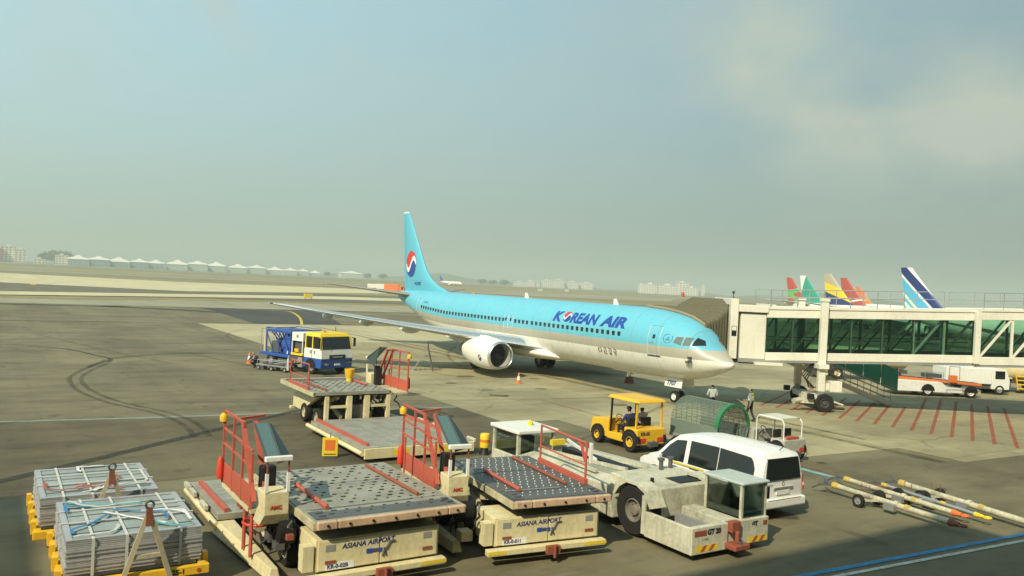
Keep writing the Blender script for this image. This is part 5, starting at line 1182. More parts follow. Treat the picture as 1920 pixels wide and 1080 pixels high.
    for i in range(7):
        x, y, z = random.uniform(-1.95, -1.5), random.uniform(.6, 3.9), random.uniform(.42, dz - .45); a = random.uniform(.06, .14)
        MB().box(x - a, x + a, y - a, y + a * 1.4, z, z + a * 1.6).build('valve_block', random.choice((STEEL_DARK, CREAM_OLD, DGREY, RUST)), L_, bevel=.01)
    for i in range(4): MB().path([(-1.3 + i * .7, 4.0, dz - .2), (-1.2 + i * .7, 3.4, .75), (-1.0 + i * .65, 2.6, .65), (-1.1 + i * .7, 1.3, .8)], .03, 6).build('hydraulic_hose', BLACK, L_, 60)
    MB().bar((xa + .15, .7, dz + .02), (xb - .9, .72, dz + .02), .03, .02).build('deck_bar', STEEL, dk)
    for x in (xa + .22, xb - .2):
        for y in (.2, .42): MB().box(x - .07, x + .07, y - .05, y + .05, dz + .012, dz + .045).build('deck_latch', STEEL_DARK, dk, bevel=.008)
    MB().box(xa + .04, xa + .30, .02, .55, dz + .009, dz + .02).build('corner_plate', STEEL_DARK, dk)
    return L_
loader('cream cargo loader with grey roller deck, nearest loader left of centre', (6.9, 15.25, .012), 0, 7.6, 1.45, number='KR-0-02B')
loader('cargo loader with dark deck and tall red side rail, beside the white tug', (10.95, 14.98, .012), -7, 7.0, 1.42, dark=True, number='KR-0-011', rail_right=True, deck_x=(-.95, 1.55))
C_ = loader('farther cargo loader in front of the blue and yellow truck, platform lowered towards the viewer', (12.75, 35.2, .012), 180, 9.8, 1.58, number='KR-0-015', rail_right=True)
# yellow bucket on the far loader, signs
t = thing('bucket', 'yellow bucket standing on the deck of the farther cargo loader', 'bucket', (13.5, 34.0, 1.60))
MB().lathe([(.10, 0), (.12, .12), (.20, .30), (.22, .55), (.20, .55), (.18, .3), (.001, .28)], (0, 0, 0), (0, 0, 1), 16).build('pail', YELLOW, t, 50); MB().lathe([(.125, .0), (.13, .14)], (0, 0, 0), (0, 0, 1), 16).build('foot_ring', YELLOW2, t, 50)
t = thing('sign_board', 'yellow warning board with orange centre below the farther cargo loader', 'sign', (9.95, 26.5, .012), -20)
MB().box(-.26, .26, -.02, .02, .06, .70).build('panel', YELLOW2, t, bevel=.015); MB().box(-.17, .17, -.026, -.021, .26, .62).build('orange_patch', ORANGE, t); MB().box(-.2, .2, -.027, -.021, .12, .15).build('dark_line', TEXTK, t)
MB().tube((-.0, .03, 0), (-.0, .03, .9), .025, 6).build('post', STEEL, t); MB().box(-.2, .2, -.12, .16, 0, .04).build('foot', DGREY, t)
t = thing('marker_post', 'yellow marker drum on a black foot left of the tug front cab', 'marker', (15.35, 25.2, .012))
MB().lathe([(.17, .26), (.18, .3), (.18, .72), (.16, .76), (.001, .76)], (0, 0, 0), (0, 0, 1), 16).build('drum', YELLOW2, t, 50); MB().lathe([(.20, 0), (.16, .1), (.12, .26)], (0, 0, 0), (0, 0, 1), 14, True).build('foot', BLACK, t, 50); MB().lathe([(.183, .46), (.183, .56)], (0, 0, 0), (0, 0, 1), 16).build('band', ORANGE, t, 50)

# ================================================================ pallet dollies
SHEET = paint('aluminium_pallet', (.52, .515, .52), .45, .35, metal=.45, dc=(.12, .12, .12))
SHEET_T = paint('aluminium_pallet_top', (.38, .42, .39), .5, .45, metal=.3, dc=(.10, .11, .11), scale=1.5, streak=False)
STRAP = plain('grey_strap', (.55, .55, .50), .8); STRAPB = plain('blue_strap', (.05, .20, .42), .8); STRAPW = plain('white_strap', (.72, .72, .70), .8); STRAPR = plain('rust_strap', (.38, .10, .06), .8); STRAPT = plain('teal_strap', (.10, .40, .45), .8)
def dolly(label, slabel, loc, seed, strapcols, zb=.58, zt=1.20):
    random.seed(seed)
    d_ = thing('pallet_dolly', label, 'dolly', loc, 0, 'yellow pallet dollies')
    fr_ = MB()
    for x in (-1.2, 1.2): MB().box(x - .07, x + .07, -1.5, 1.5, .36, .52).build('side_rail', YELLOW, d_, bevel=.015)
    for y in (-1.54, 1.54): MB().box(-1.30, 1.30, y - .06, y + .06, .35, .53).build('end_rail', YELLOW, d_, bevel=.015)
    for i in range(5): MB().box(-1.12, 1.12, -1.2 + i * .6 - .05, -1.2 + i * .6 + .05, .40, .5).build('cross_member', STEEL_DARK, d_)
    for i in range(7): MB().tube((-1.1, -1.3 + i * .43, .53), (1.1, -1.3 + i * .43, .53), .045, 8).build('deck_roller', STEEL, d_, 40)
    for x in (-1.28, 1.28):
        for i in range(4): MB().box(x - .05, x + .05, -1.3 + i * .8, -1.12 + i * .8, .40, .66).build('pallet_stop', YELLOW, d_)
    for sx in (-.95, .95):
        for sy in (-1.0, 1.0): wheel(d_, (sx, sy, .17), (1 if sx > 0 else -1, 0, 0), .17, .12, GREY, .55, lugs=4)
    MB().bar((-1.0, 1.0, .17), (1.0, 1.0, .17), .06).build('axle', STEEL_DARK, d_); MB().bar((-1.0, -1.0, .17), (1.0, -1.0, .17), .06).build('axle', STEEL_DARK, d_)
    MB().box(1.29, 1.295, -1.5, -.9, .38, .50).build('end_plate', YELLOW2, d_)
    lettering('025-1', .13, TEXTK, d_, (.55, -1.605, .40), (1, 0, 0), (0, 0, 1), 'dolly_number', bold=.005)
    MB().tube((1.1, -1.60, .44), (1.1, -1.612, .44), .04, 10).build('reflector', RED_BRIGHT, d_)
    # raised A-frame draw bar
    AF_ = paint('draw_bar_beige', (.46, .40, .27), .55, .4)
    ax, ay = .15, -1.66
    db = MB().bar((ax - .42, ay + .02, .40), (ax - .03, ay - .02, 1.62), .085, .085).bar((ax + .42, ay + .02, .40), (ax + .03, ay - .02, 1.62), .085, .085).bar((ax - .27, ay + .012, .86), (ax + .27, ay + .012, .86), .07, .07).build('draw_bar', AF_, d_)
    MB().bar((ax - .06, ay - .025, 1.50), (ax + .06, ay - .025, 1.50), .10, .12).bar((ax, ay - .025, 1.55), (ax, ay - .035, 1.74), .11, .08).build('coupling', RUST, db)
    MB().ring_tube((ax, ay - .035, 1.83), (0, 1, 0), .07, .025, 14).build('towing_eye', STEEL_DARK, db, 40)
    # stack of cargo pallets
    sk = thing('pallet_stack', slabel, 'pallet stack', (loc[0], loc[1] + .02, zb + .012), 0, 'strapped stacks of cargo pallets')
    n = 18; h = (zt - zb) / n
    for i in range(n):
        dx, dy = random.uniform(-.018, .018), random.uniform(-.018, .018)
        MB().box(-1.18 + dx, 1.18 + dx, -1.40 + dy, 1.40 + dy, i * h + .002, (i + 1) * h - .005).build('pallet', SHEET if i < n - 1 else SHEET_T, sk)
    z = zt - zb
    for x in (-1.12, 1.12): MB().box(x - .055, x + .055, -1.39, 1.39, z, z + .018).build('edge_rail', SHEET, sk)
    for y in (-1.33, 1.33): MB().box(-1.062, 1.062, y - .055, y + .055, z, z + .018).build('edge_rail', SHEET, sk)
    for i in range(4): MB().box(-1.06, 1.06, -.95 + i * .6 - .012, -.95 + i * .6 + .012, z - .001, z + .006).build('sheet_seam', STEEL_DARK, sk)
    for i, x in enumerate((-.78, -.12, .82)):
        xx = x + random.uniform(-.06, .06)
        MB().box(xx - .025, xx + .025, -1.43, 1.43, z + .02, z + .026).box(xx - .025, xx + .025, -1.436, -1.43, -.05, z + .026).box(xx - .025, xx + .025, 1.43, 1.436, -.05, z + .026).build('strap', STRAP, sk)
    for y in (-.3, .55): MB().box(-1.21, 1.21, y - .025, y + .025, z + .028, z + .034).box(-1.216, -1.21, y - .025, y + .025, -.05, z + .034).box(1.21, 1.216, y - .025, y + .025, -.05, z + .034).build('strap', STRAP, sk)
    # loose webbing left lying on top
    for c_ in strapcols:
        x, y, a = random.uniform(-.7, .7), random.uniform(-.9, .7), random.uniform(0, 6.28); pts = []
        for i in range(9):
            a += random.uniform(-.55, .55); x += .2 * math.cos(a); y += .2 * math.sin(a); x = max(-1.05, min(1.05, x)); y = max(-1.25, min(1.25, y)); pts.append((x, y, z + .042 + random.uniform(0, .025)))
        mb = MB()
        for p, q in zip(pts[:-1], pts[1:]): mb.bar(p, q, .06, .007)
        mb.build('loose_strap', c_, sk)
    return d_
dolly('yellow pallet dolly with raised draw bar in the bottom left corner', 'nearest strapped stack of aluminium cargo pallets with blue webbing on top', (2.48, 17.9, .012), 3, [STRAPB, STRAPT, STRAPW, STRAPW, STRAPB, STRAP, STRAPW, STRAP, STRAPT, STRAPB])
dolly('yellow pallet dolly behind the nearest one at the left edge', 'rear strapped stack of aluminium cargo pallets with rust coloured straps', (2.22, 21.25, .012), 9, [STRAPR, STRAP, STRAPR, STRAPW, STRAP, STRAPR, STRAP, STRAPW], zt=1.16)

# ================================================================ aircraft tug
tg = thing('aircraft_tug', 'large dirty white aircraft pushback tug between the dark loader and the van', 'tug', (15.22, 13.35, .012), 0)
W_ = WHITE_DIRTY
# rear end: low hold on the left, cab on the right
MB().box(-1.33, -.12, .0, .16, .16, .80).build('rear_plate', W_, tg, bevel=.02)
MB().box(.18, 1.33, .0, .16, .20, .80).build('rear_plate', W_, tg, bevel=.02)
MB().box(-.117, .177, .05, .30, .28, .70).build('hitch_mount', W_, tg)
MB().box(-1.33, -1.22, .163, 1.62, .16, .78).build('hold_wall', W_, tg, bevel=.015)
MB().box(-1.218, .05, .163, 1.7, .16, .22).build('hold_floor', GREY, tg)
MB().box(-.42, -.36, .18, 1.5, .222, .70).build('hold_divider', GREY, tg)
MB().box(-.10, .40, .165, 1.60, .222, .80).build('cab_side_wall', W_, tg, bevel=.015)
for xa, xb in ((-1.25, -.86),): MB().box(xa, xb, -.012, -.001, .60, .72).build('tail_lamp', RUST, tg)
MB().box(1.12, 1.26, -.012, -.001, .62, .72).build('tail_lamp', RUST, tg)
lettering('GT 20', .17, TEXTK, tg, (-.82, -.004, .60), (1, 0, 0), (0, 0, 1), 'fleet_lettering', bold=.012); lettering('GT', .15, TEXTK, tg, (.72, -.004, .62), (1, 0, 0), (0, 0, 1), 'fleet_lettering', bold=.012)
lettering('2-1000', .08, TEXTK, tg, (-1.0, -.004, .47), (1, 0, 0), (0, 0, 1), 'small_lettering')
for x in (-1.05, -.78, .72, .98):
    MB().add([(x, -.006, .22), (x + .13, -.006, .22), (x + .25, -.006, .36), (x + .12, -.006, .36)], [(0, 1, 2, 3)]).build('hazard_stripe', RED, tg)
for x0, x1 in ((-1.18, -.46), (.6, 1.28)): MB().box(x0, x1, -.004, -.001, .215, .365).build('hazard_panel', YELLOW2, tg)
hk = MB().box(-.12, .18, -.12, .05, .58, .84).tube((.03, -.16, .35), (.03, -.16, .62), .06, 10).build('hitch', RUST, tg, bevel=.03)
MB().box(-.22, .30, -.34, .04, .20, .34).build('hitch_jaw', RUST, hk, bevel=.03); MB().tube((.03, -.26, .16), (.03, -.26, .40), .05, 10).build('hitch_pin', STEEL_DARK, hk)
# rear cab
for xa, ya in ((.44, .12), (1.28, .12), (.44, 1.28), (1.28, 1.28)): MB().box(xa - .035, xa + .035, ya - .035, ya + .035, .80, 1.62).build('cab_post', W_, tg)
MB().box(.37, 1.36, .03, 1.38, 1.62, 1.69).build('cab_roof', paint('pale_grey_green_roof', (.46, .52, .48), .45, .35), tg, bevel=.03)
MB().box(.48, 1.24, .09, .105, .82, 1.6).build('rear_glass', GLASS_CAB, tg); MB().box(.425, .435, .16, 1.24, .82, 1.6).build('side_glass', GLASS_CAB, tg); MB().box(1.285, 1.295, .16, 1.24, .82, 1.6).build('side_glass', GLASS_CAB, tg)
MB().box(.403, 1.30, .163, 1.60, .20, .60).build('cab_floor', DGREY, tg)
MB().box(.62, 1.08, .72, 1.14, .602, .95).box(.62, 1.08, 1.06, 1.16, .95, 1.36).build('driver_seat', BLACK, tg, bevel=.04)
MB().box(.55, 1.15, .24, .42, .602, .95).build('dashboard', BLACK, tg); MB().ring_tube((.85, .52, 1.04), (0, .6, .8), .17, .018, 16).build('steering_wheel', BLACK, tg, 40)
MB().box(1.36, 1.44, .1, .2, 1.2, 1.5).build('mirror', BLACK, tg)
# main body
MB().box(-1.33, -1.0, 1.62, 1.75, .2, 1.15).build('corner_post', W_, tg)
MB().hexa([(-1.0, 1.62, .55), (1.33, 1.62, .55), (1.33, 3.4, .55), (-1.0, 3.4, .55)], [(-1.0, 1.66, 1.28), (1.33, 1.66, 1.28), (1.33, 3.4, 1.36), (-1.0, 3.4, 1.34)]).build('engine_housing', W_, tg, bevel=.03)
MB().box(.05, .95, 1.85, 2.55, 1.295, 1.315).build('radiator_grille', BLACK, tg)
MB().box(-.55, -.20, 1.655, 1.69, 1.05, 1.15).build('vent_slot', DGREY, tg)
MB().hexa([(-1.34, 2.85, .28), (-.75, 2.85, .28), (-.75, 7.4, .28), (-1.34, 7.4, .28)], [(-1.34, 3.05, 1.10), (-.75, 3.05, 1.22), (-.75, 7.4, 1.10), (-1.34, 7.4, 1.0)]).build('side_body', W_, tg, bevel=.03)
MB().hexa([(.75, 3.42, .28), (1.34, 3.42, .28), (1.34, 8.6, .28), (.75, 8.6, .28)], [(.75, 3.42, 1.30), (1.34, 3.42, 1.20), (1.34, 8.6, 1.0), (.75, 8.6, 1.05)]).build('side_body', W_, tg, bevel=.03)
MB().hexa([(-.748, 3.42, .3), (.748, 3.42, .3), (.748, 7.6, .3), (-.748, 7.6, .3)], [(-.748, 3.42, 1.28), (.748, 3.42, 1.28), (.748, 7.6, 1.02), (-.748, 7.6, 1.02)]).build('centre_deck', paint('oily_deck', (.34, .35, .28), .6, .7), tg)
MB().box(-.12, .20, 3.6, 6.8, 1.0, 1.285).build('cradle_slot', BLACK, tg); 
for x in (-.35, .45): MB().bar((x, 3.5, 1.33), (x, 7.2, 1.10), .10, .09).build('slide_rail', W_, tg)
MB().bar((-1.0, 4.0, 1.24), (-.9, 6.9, 1.26), .10, .08).build('hose_cover', W_, tg)
MB().bar((-.3, 4.9, 1.30), (.6, 7.5, 1.34), .07).build('lift_arm', WHITE, tg)
for x, y in ((.55, 3.1), (.95, 3.15)): MB().tube((x, y, 1.34), (x, y, 1.60), .06, 10).tube((x, y, 1.60), (x, y, 1.66), .10, 10).build('exhaust_stack', STEEL_DARK, tg, 40)
MB().tube((-.6, 2.2, 1.3), (-.6, 2.2, 1.42), .05, 8).build('filler_cap', BLACK, tg)
# wheels and arches
for s_ in (-1, 1):
    wheel(tg, (s_ * 1.06, 2.15, .66), (s_, 0, 0), .66, .46, paint('oily_grey_rim', (.22, .20, .16), .6, .6), .46, lugs=10)
    MB().prism([(1.38, .9), (1.62, 1.28), (1.95, 1.40), (2.4, 1.40), (2.7, 1.25), (2.88, .95), (2.80, .93), (2.62, 1.18), (2.36, 1.34), (1.98, 1.34), (1.68, 1.22), (1.45, .88)], 'x', s_ * .84, s_ * 1.345).build('wheel_arch', W_, tg)
    wheel(tg, (s_ * 1.12, 6.7, .48), (s_, 0, 0), .48, .36, WHITE_DIRTY, .52)
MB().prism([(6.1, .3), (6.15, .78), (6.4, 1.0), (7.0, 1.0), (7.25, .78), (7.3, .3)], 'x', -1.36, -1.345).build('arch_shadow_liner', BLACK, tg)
MB().box(-1.36, -1.34, 4.6, 4.7, .6, .72).build('side_lamp', BLACK, tg)
# front cab on the left
MB().box(-1.33, .1, 7.45, 9.0, .25, .92).build('front_cab_body', W_, tg, bevel=.03)
for xa, ya in ((-1.29, 7.5), (.04, 7.5), (-1.29, 8.9), (.04, 8.9)): MB().box(xa - .05, xa + .05, ya - .05, ya + .05, .922, 1.62).build('front_cab_post', W_, tg)
MB().box(-1.40, .14, 7.36, 9.06, 1.623, 1.74).build('front_cab_roof', WHITE, tg, bevel=.03)
MB().box(-1.3, -1.29, 7.56, 8.84, .94, 1.6).build('front_cab_glass', GLASS_CAB, tg); MB().box(-1.23, -.02, 7.5, 7.51, .94, 1.6).build('front_cab_glass', GLASS_CAB, tg); MB().box(-1.23, -.02, 8.89, 8.9, .94, 1.6).build('front_cab_glass', GLASS_CAB, tg)
MB().box(-.9, -.4, 7.9, 8.4, .923, 1.45).build('driver_seat', BLACK, tg, bevel=.04)
MB().lathe([(.09, 0), (.09, .1), (.001, .16)], (-.4, 8.2, 1.74), (0, 0, 1), 10).build('beacon', YELLOW2, tg, 50)
MB().box(-.2, .3, 7.2, 7.35, 1.25, 1.42).build('yellow_tag', YELLOW2, tg)

# ================================================================ white van
vn = thing('van', 'white passenger van with dark tinted windows parked right of the tug', 'van', (19.02, 14.92, .012), 0)
VS = [(0.0, .42, 1.30, 1.30, .80, .60), (.03, .33, 1.72, 1.05, .90, .72), (.14, .30, 1.86, 1.0, .955, .76), (.6, .28, 1.91, .98, .96, .78), (1.8, .27, 1.925, .98, .96, .79), (2.9, .27, 1.90, .98, .96, .78), (3.45, .27, 1.82, .98, .96, .74), (3.9, .27, 1.56, 1.0, .955, .70), (4.28, .27, 1.22, 1.0, .95, .72), (4.45, .28, 1.08, .98, .94, .74), (4.8, .30, .98, .90, .92, .72), (5.0, .34, .86, .78, .88, .66), (5.12, .42, .70, .62, .78, .58)]
def vring(y, zf_, zr_, zb, wb, wr):
    zb = min(zb, zr_ - .06)
    half = [(wb * .9, zf_), (wb * .985, zf_ + .12), (wb, (zf_ + zb) / 2 + .1), (wb * .985, zb), (wr, zr_ - .07), (wr * .86, zr_ - .015), (wr * .4, zr_)]
    return [(x, y, z) for x, z in half] + [(-x, y, z) for x, z in reversed(half)]
VD = [[a[i] + (b[i] - a[i]) * j / 6 for i in range(6)] for a, b in zip(VS[:-1], VS[1:]) for j in range(6)] + [list(VS[-1])]
vb = MB().loft([vring(*s_) for s_ in VD]).build('body', paint('van_white_paint', (.80, .80, .77), .25, .10, dc=(.3, .29, .25)), vn, 32)
def vside(y, f0, side, off=.008):
    """point on the van side above the belt; f0 0 = belt, 1 = roof edge"""
    for a, b in zip(VS[:-1], VS[1:]):
        if a[0] <= y <= b[0]:
            t = (y - a[0]) / (b[0] - a[0]); _, zf_, zr_, zb, wb, wr = [a[i] + (b[i] - a[i]) * t for i in range(6)]; break
    zb = min(zb, zr_ - .06); return Vector((side * (wb * .985 + (wr - wb * .985) * f0 + off), y, zb + (zr_ - .07 - zb) * f0))
def vwin(name, y0, y1, lo, his, side, parent):
    # his: (y, f) knots of the top edge
    vs = []; n = 16
    for i in range(n + 1):
        y = y0 + (y1 - y0) * i / n
        for (ya, fa), (yb, fb) in zip(his[:-1], his[1:]):
            if ya <= y <= yb + 1e-6: hi = fa + (fb - fa) * (y - ya) / (yb - ya); break
        for j in range(4): vs.append(vside(y, lo + (hi - lo) * j / 3, side, .012 if y < 3.2 else .024))
    return MB().add(vs, [(4 * i + j, 4 * i + 4 + j, 4 * i + 5 + j, 4 * i + 1 + j) for i in range(n) for j in range(3)]).build(name, GLASS_D, parent)
for s_ in (-1, 1):
    vwin('side_window', .30, 1.62, .08, [(.30, .55), (.42, .86), (1.62, .90)], s_, vb)
    vwin('side_window', 1.65, 2.80, .08, [(1.65, .90), (2.80, .90)], s_, vb)
    vwin('door_window', 2.98, 4.12, .08, [(2.98, .88), (3.4, .88), (3.75, .78), (4.12, .22)], s_, vb)
    MB().box(s_ * .985 - .004, s_ * .985 + .004, 1.2, 1.42, .82, .86).build('door_handle', WHITE, vb); MB().box(s_ * .985 - .004, s_ * .985 + .004, 3.1, 3.3, .82, .86).build('door_handle', WHITE, vb)
    MB().box(s_ * .972 - .004, s_ * .972 + .006, .4, 2.7, .93, .945).build('slide_rail', DGREY, vb)
    MB().box(s_ * 1.06 - .08, s_ * 1.06 + .08, 3.85, 3.95, .98, 1.15).build('mirror', WHITE, vb, bevel=.03)
    for y in (1.0, 4.2): wheel(vn, (s_ * .80, y, .33), (s_, 0, 0), .33, .22, ALU, .62)
    for y in (1.0, 4.2): MB().prism([(y + .40 * math.cos(a), .33 + .40 * math.sin(a)) for a in [math.pi * i / 10 for i in range(11)]], 'x', s_ * .90, s_ * .972).build('wheel_well', BLACK, vb)
    tl = MB().hexa([(s_ * .90 - .06, -.035, .78), (s_ * .90 + .05, -.0, .78), (s_ * .90 + .065, .12, .78), (s_ * .90 - .06, .08, .78)], [(s_ * .86 - .05, .0, 1.22), (s_ * .86 + .05, .03, 1.22), (s_ * .86 + .07, .13, 1.22), (s_ * .86 - .05, .1, 1.22)]).build('tail_light', RED, vb, bevel=.015)
    MB().hexa([(s_ * .90 - .05, -.04, .90), (s_ * .90 + .05, -.008, .90), (s_ * .9 + .06, .1, .90), (s_ * .9 - .05, .1, .90)], [(s_ * .885 - .05, -.03, .98), (s_ * .885 + .05, .005, .98), (s_ * .885 + .06, .1, .98), (s_ * .885 - .05, .1, .98)]).build('reverse_lamp', WHITE, tl)
    MB().box(s_ * .68 - .14, s_ * .68 + .14, 5.0, 5.06, .66, .80).build('headlight', GLASS_CAB, vb)
MB().hexa([(-.74, -.035, 1.13), (.74, -.035, 1.13), (.74, .05, 1.13), (-.74, .05, 1.13)], [(-.65, .012, 1.74), (.65, .012, 1.74), (.65, .10, 1.74), (-.65, .10, 1.74)]).build('rear_window', GLASS_D, vb, bevel=.02)
MB().box(-.93, .93, -.10, .12, .36, .62).build('rear_bumper', WHITE, vb, bevel=.05); MB().box(-.7, .7, -.104, -.099, .60, .612).build('bumper_step', DGREY, vb)
pl = MB().box(-.28, .28, -.03, .0, .72, .86).build('number_plate', WHITE, vb); MB().box(-.40, .40, -.045, .0, .88, .93).build('plate_garnish', ALU, vb)
MB().ring_tube((.0, -.012, 1.03), (0, 1, 0), .05, .010, 14).build('tailgate_badge', ALU, vb)
lettering('STAREX', .075, STEEL_DARK, vb, (-.70, -.014, .985), (1, 0, 0), (0, 0, 1), 'model_lettering')
MB().bar((.1, .0, 1.14), (.45, -.01, 1.2), .02).build('rear_wiper', BLACK, vb)
MB().tube((.1, .25, 1.9), (.1, .1, 2.06), .012, 5).build('aerial', BLACK, vb)
MB().hexa([(-.80, 4.26, 1.13), (.80, 4.26, 1.13), (.68, 3.66, 1.70), (-.68, 3.66, 1.70)], [(-.80, 4.29, 1.16), (.80, 4.29, 1.16), (.68, 3.69, 1.73), (-.68, 3.69, 1.73)]).build('windscreen', GLASS_D, vb)
MB().box(-.985, -.978, 2.1, 3.6, .97, 1.02).build('yellow_side_stripe', YELLOW2, vb)

# ================================================================ yellow tow tractor and its crew
def tractor(label, loc, rz, body, group=None, roof=True, name='tow_tractor'):
    t = thing(name, label, 'tractor', loc, rz, group)
    MB().hexa([(-.70, 1.75, .32), (.70, 1.75, .32), (.66, 2.95, .32), (-.66, 2.95, .32)], [(-.66, 1.75, 1.08), (.66, 1.75, 1.08), (.58, 2.9, .95), (-.58, 2.9, .95)]).build('bonnet', body, t, bevel=.04)
    MB().box(-.5, .5, 2.93, 2.97, .45, .85).build('grille', BLACK, t)
    MB().box(-.72, .72, .72, 1.75, .30, .58).build('floor_pan', body, t, bevel=.03)
    MB().box(-.74, .74, -.05, .72, .30, .92).build('rear_body', body, t, bevel=.04)
    MB().box(-.6, .6, .74, 1.0, .582, .70).build('seat_box', DGREY, t)
    for x in (-.34, .34):
        MB().box(x - .24, x + .24, .72, 1.18, .70, .80).build('seat_cushion', BLACK, t, bevel=.03); MB().box(x - .24, x + .24, .62, .74, .80, 1.25).build('seat_back', BLACK, t, bevel=.03)
    MB().tube((-.34, 1.7, .9), (-.34, 1.45, 1.12), .025, 8).ring_tube((-.34, 1.43, 1.14), (0, .7, -.7), .17, .016, 16).build('steering_wheel', BLACK, t, 40)
    for sx in (-.66, .66):
        for y, r_ in ((.35, .40), (2.35, .34)):
            wheel(t, (sx, y, r_), (1 if sx > 0 else -1, 0, 0), r_, .26, body, .5)
            MB().prism([(y + (r_ + .09) * math.cos(a), r_ + (r_ + .09) * math.sin(a)) for a in [math.pi * i / 8 for i in range(9)]], 'x', sx * .93, sx * 1.125).build('wheel_recess', BLACK, t)
    if roof:
        for x in (-.66, .66):
            for y in (.12, 1.62): MB().bar((x, y, .58 if y > 1 else .92), (x * .96, y, 1.93), .06).build('roof_post', body if y < 1 else BLACK, t)
        MB().hexa([(-.74, -.05, 1.93), (.74, -.05, 1.93), (.74, 1.8, 1.93), (-.74, 1.8, 1.93)], [(-.66, .03, 2.04), (.66, .03, 2.04), (.66, 1.72, 2.06), (-.66, 1.72, 2.06)]).build('canopy_roof', body, t, bevel=.03)
    MB().box(-.62, -.3, -.075, -.051, .42, .58).build('tail_lamp', RED_BRIGHT, t); MB().box(.3, .62, -.075, -.051, .42, .58).build('tail_lamp', RED_BRIGHT, t)
    MB().box(-.2, .2, -.25, -.05, .26, .44).tube((0, -.18, .2), (0, -.18, .5), .03, 8).build('tow_hitch', STEEL_DARK, t)
    return t
ty = tractor('yellow tow tractor with a canopy carrying two workers', (21.7, 23.3, .012), 0, YELLOW)
lettering('KR-05', .18, TEXTK, ty, (-.55, -.055, .68), (1, 0, 0), (0, 0, 1), 'fleet_number', bold=.01)
person('tow tractor driver in dark blue shirt and cap, seated on the left', (21.36, 24.22, .80), 180, SIT, DKBLUE, NAVY, cap=NAVY, group='tractor crew')
person('passenger in white shirt with black hair, seated right on the yellow tractor', (22.04, 24.22, .80), 180, SIT, WHT, BLK, group='tractor crew')
tw = tractor('white open tow tractor with a bare canopy frame behind the van', (25.97, 19.95, .012), 0, paint('greyish_cart_paint', (.48, .48, .40), .5, .5), roof=False, name='baggage_tractor')
tw.scale = (.85, .85, .95)
mb = MB()
for x in (-.62, .62):
    MB().path([(x, .1, .9), (x, .1, 1.55), (x, .22, 1.70), (x, 1.5, 1.72), (x, 1.62, 1.6), (x, 1.62, .6)], .03, 8).build('canopy_frame', WHITE, tw, 40)
MB().box(-.60, .60, .2, 1.5, 1.725, 1.75).build('canopy_sheet', paint('pale_canopy_sheet', (.62, .63, .52), .5, .3), tw)
MB().box(-.62, .62, .08, .14, .92, 1.0).build('cross_rail', WHITE, tw); MB().box(-.5, .3, -.02, .3, .93, 1.02).build('red_tool', RED, tw)

# ================================================================ wire cage dolly with an arched cover
cg = thing('wire_cage_trailer', 'arched wire mesh cage with green rim behind the white van', 'cage trailer', (24.5, 21.65, .012), 0)
MESHW = paint('grey_green_wire', (.16, .21, .165), .6, .3)
Rr, zc_, Ln = .88, 1.12, 2.55
for i, y in enumerate((0, .64, 1.28, 1.92, Ln)):
    MB().ring_tube((0, y, zc_), (0, 1, 0), Rr, .022, 26, 6, math.pi, 2 * math.pi).build('hoop', MESHW if i else BLACK, cg, 40)
# green rim plate at the near opening
vs, fc = [], []
for i in range(27):
    a = math.pi * i / 26
    for y, r_ in ((-.02, Rr + .03), (.16, Rr + .03), (.16, Rr + .015), (-.02, Rr - .06)): vs.append((r_ * math.cos(a), y, zc_ + r_ * math.sin(a)))
for i in range(26):
    for j in range(4): fc.append((4 * i + j, 4 * i + 4 + j, 4 * i + 4 + (j + 1) % 4, 4 * i + (j + 1) % 4))
MB().add(vs, fc).build('green_rim', GREEN, cg)
wr = MB()
for i in range(25):
    a = math.pi * i / 24; wr.tube((Rr * math.cos(a), 0, zc_ + Rr * math.sin(a)), (Rr * math.cos(a), Ln, zc_ + Rr * math.sin(a)), .011, 4)
for j in range(28):
    y = Ln * j / 27
    for i in range(16):
        a, b = math.pi * i / 16, math.pi * (i + 1) / 16; wr.tube((Rr * math.cos(a), y, zc_ + Rr * math.sin(a)), (Rr * math.cos(b), y, zc_ + Rr * math.sin(b)), .006, 4)
w_ = wr.build('wire_mesh', MESHW, cg); w_['kind'] = 'stuff'
k = NT('mesh_netting'); k.t.nodes.remove(k.b); tb = k.n('ShaderNodeBsdfTransparent'); db_ = k.n('ShaderNodeBsdfDiffuse'); db_.inputs[0].default_value = (.17, .22, .17, 1); mx = k.n('ShaderNodeMixShader'); mx.inputs[0].default_value = .5
k.t.links.new(tb.outputs[0], mx.inputs[1]); k.t.links.new(db_.outputs[0], mx.inputs[2]); k.t.links.new(mx.outputs[0], k.out.inputs[0])
rg = [[((Rr - .012) * math.cos(math.pi * i / 24), y, zc_ + (Rr - .012) * math.sin(math.pi * i / 24)) for i in range(25)] for y in (.02, Ln)]
MB().loft(rg, caps=False, close=False).build('netting', k.m, cg, 60)
for x in (-.868, .868): MB().add([(x, .02, .56), (x, Ln, .56), (x, Ln, zc_), (x, .02, zc_)], [(0, 1, 2, 3)]).build('side_netting', k.m, cg)
for x in (-.88, .88):
    for i in range(6): MB().tube((x, Ln * i / 5, .55), (x, Ln * i / 5, zc_), .012, 5).build('side_bar', MESHW, cg)
for y in (.03, Ln):
    for i in range(5):
        x = -.6 + i * .3; MB().tube((x, y, .5), (x, y, zc_ + math.sqrt(Rr * Rr - x * x)), .016, 6).build('end_bar', STEEL_DARK if y < 1 else MESHW, cg)
    for z in (1.1, 1.45, 1.7):
        xx = math.sqrt(max(.01, Rr * Rr - (z - zc_) ** 2)); MB().tube((-xx, y, z), (xx, y, z), .014, 6).build('end_bar', STEEL_DARK if y < 1 else MESHW, cg)
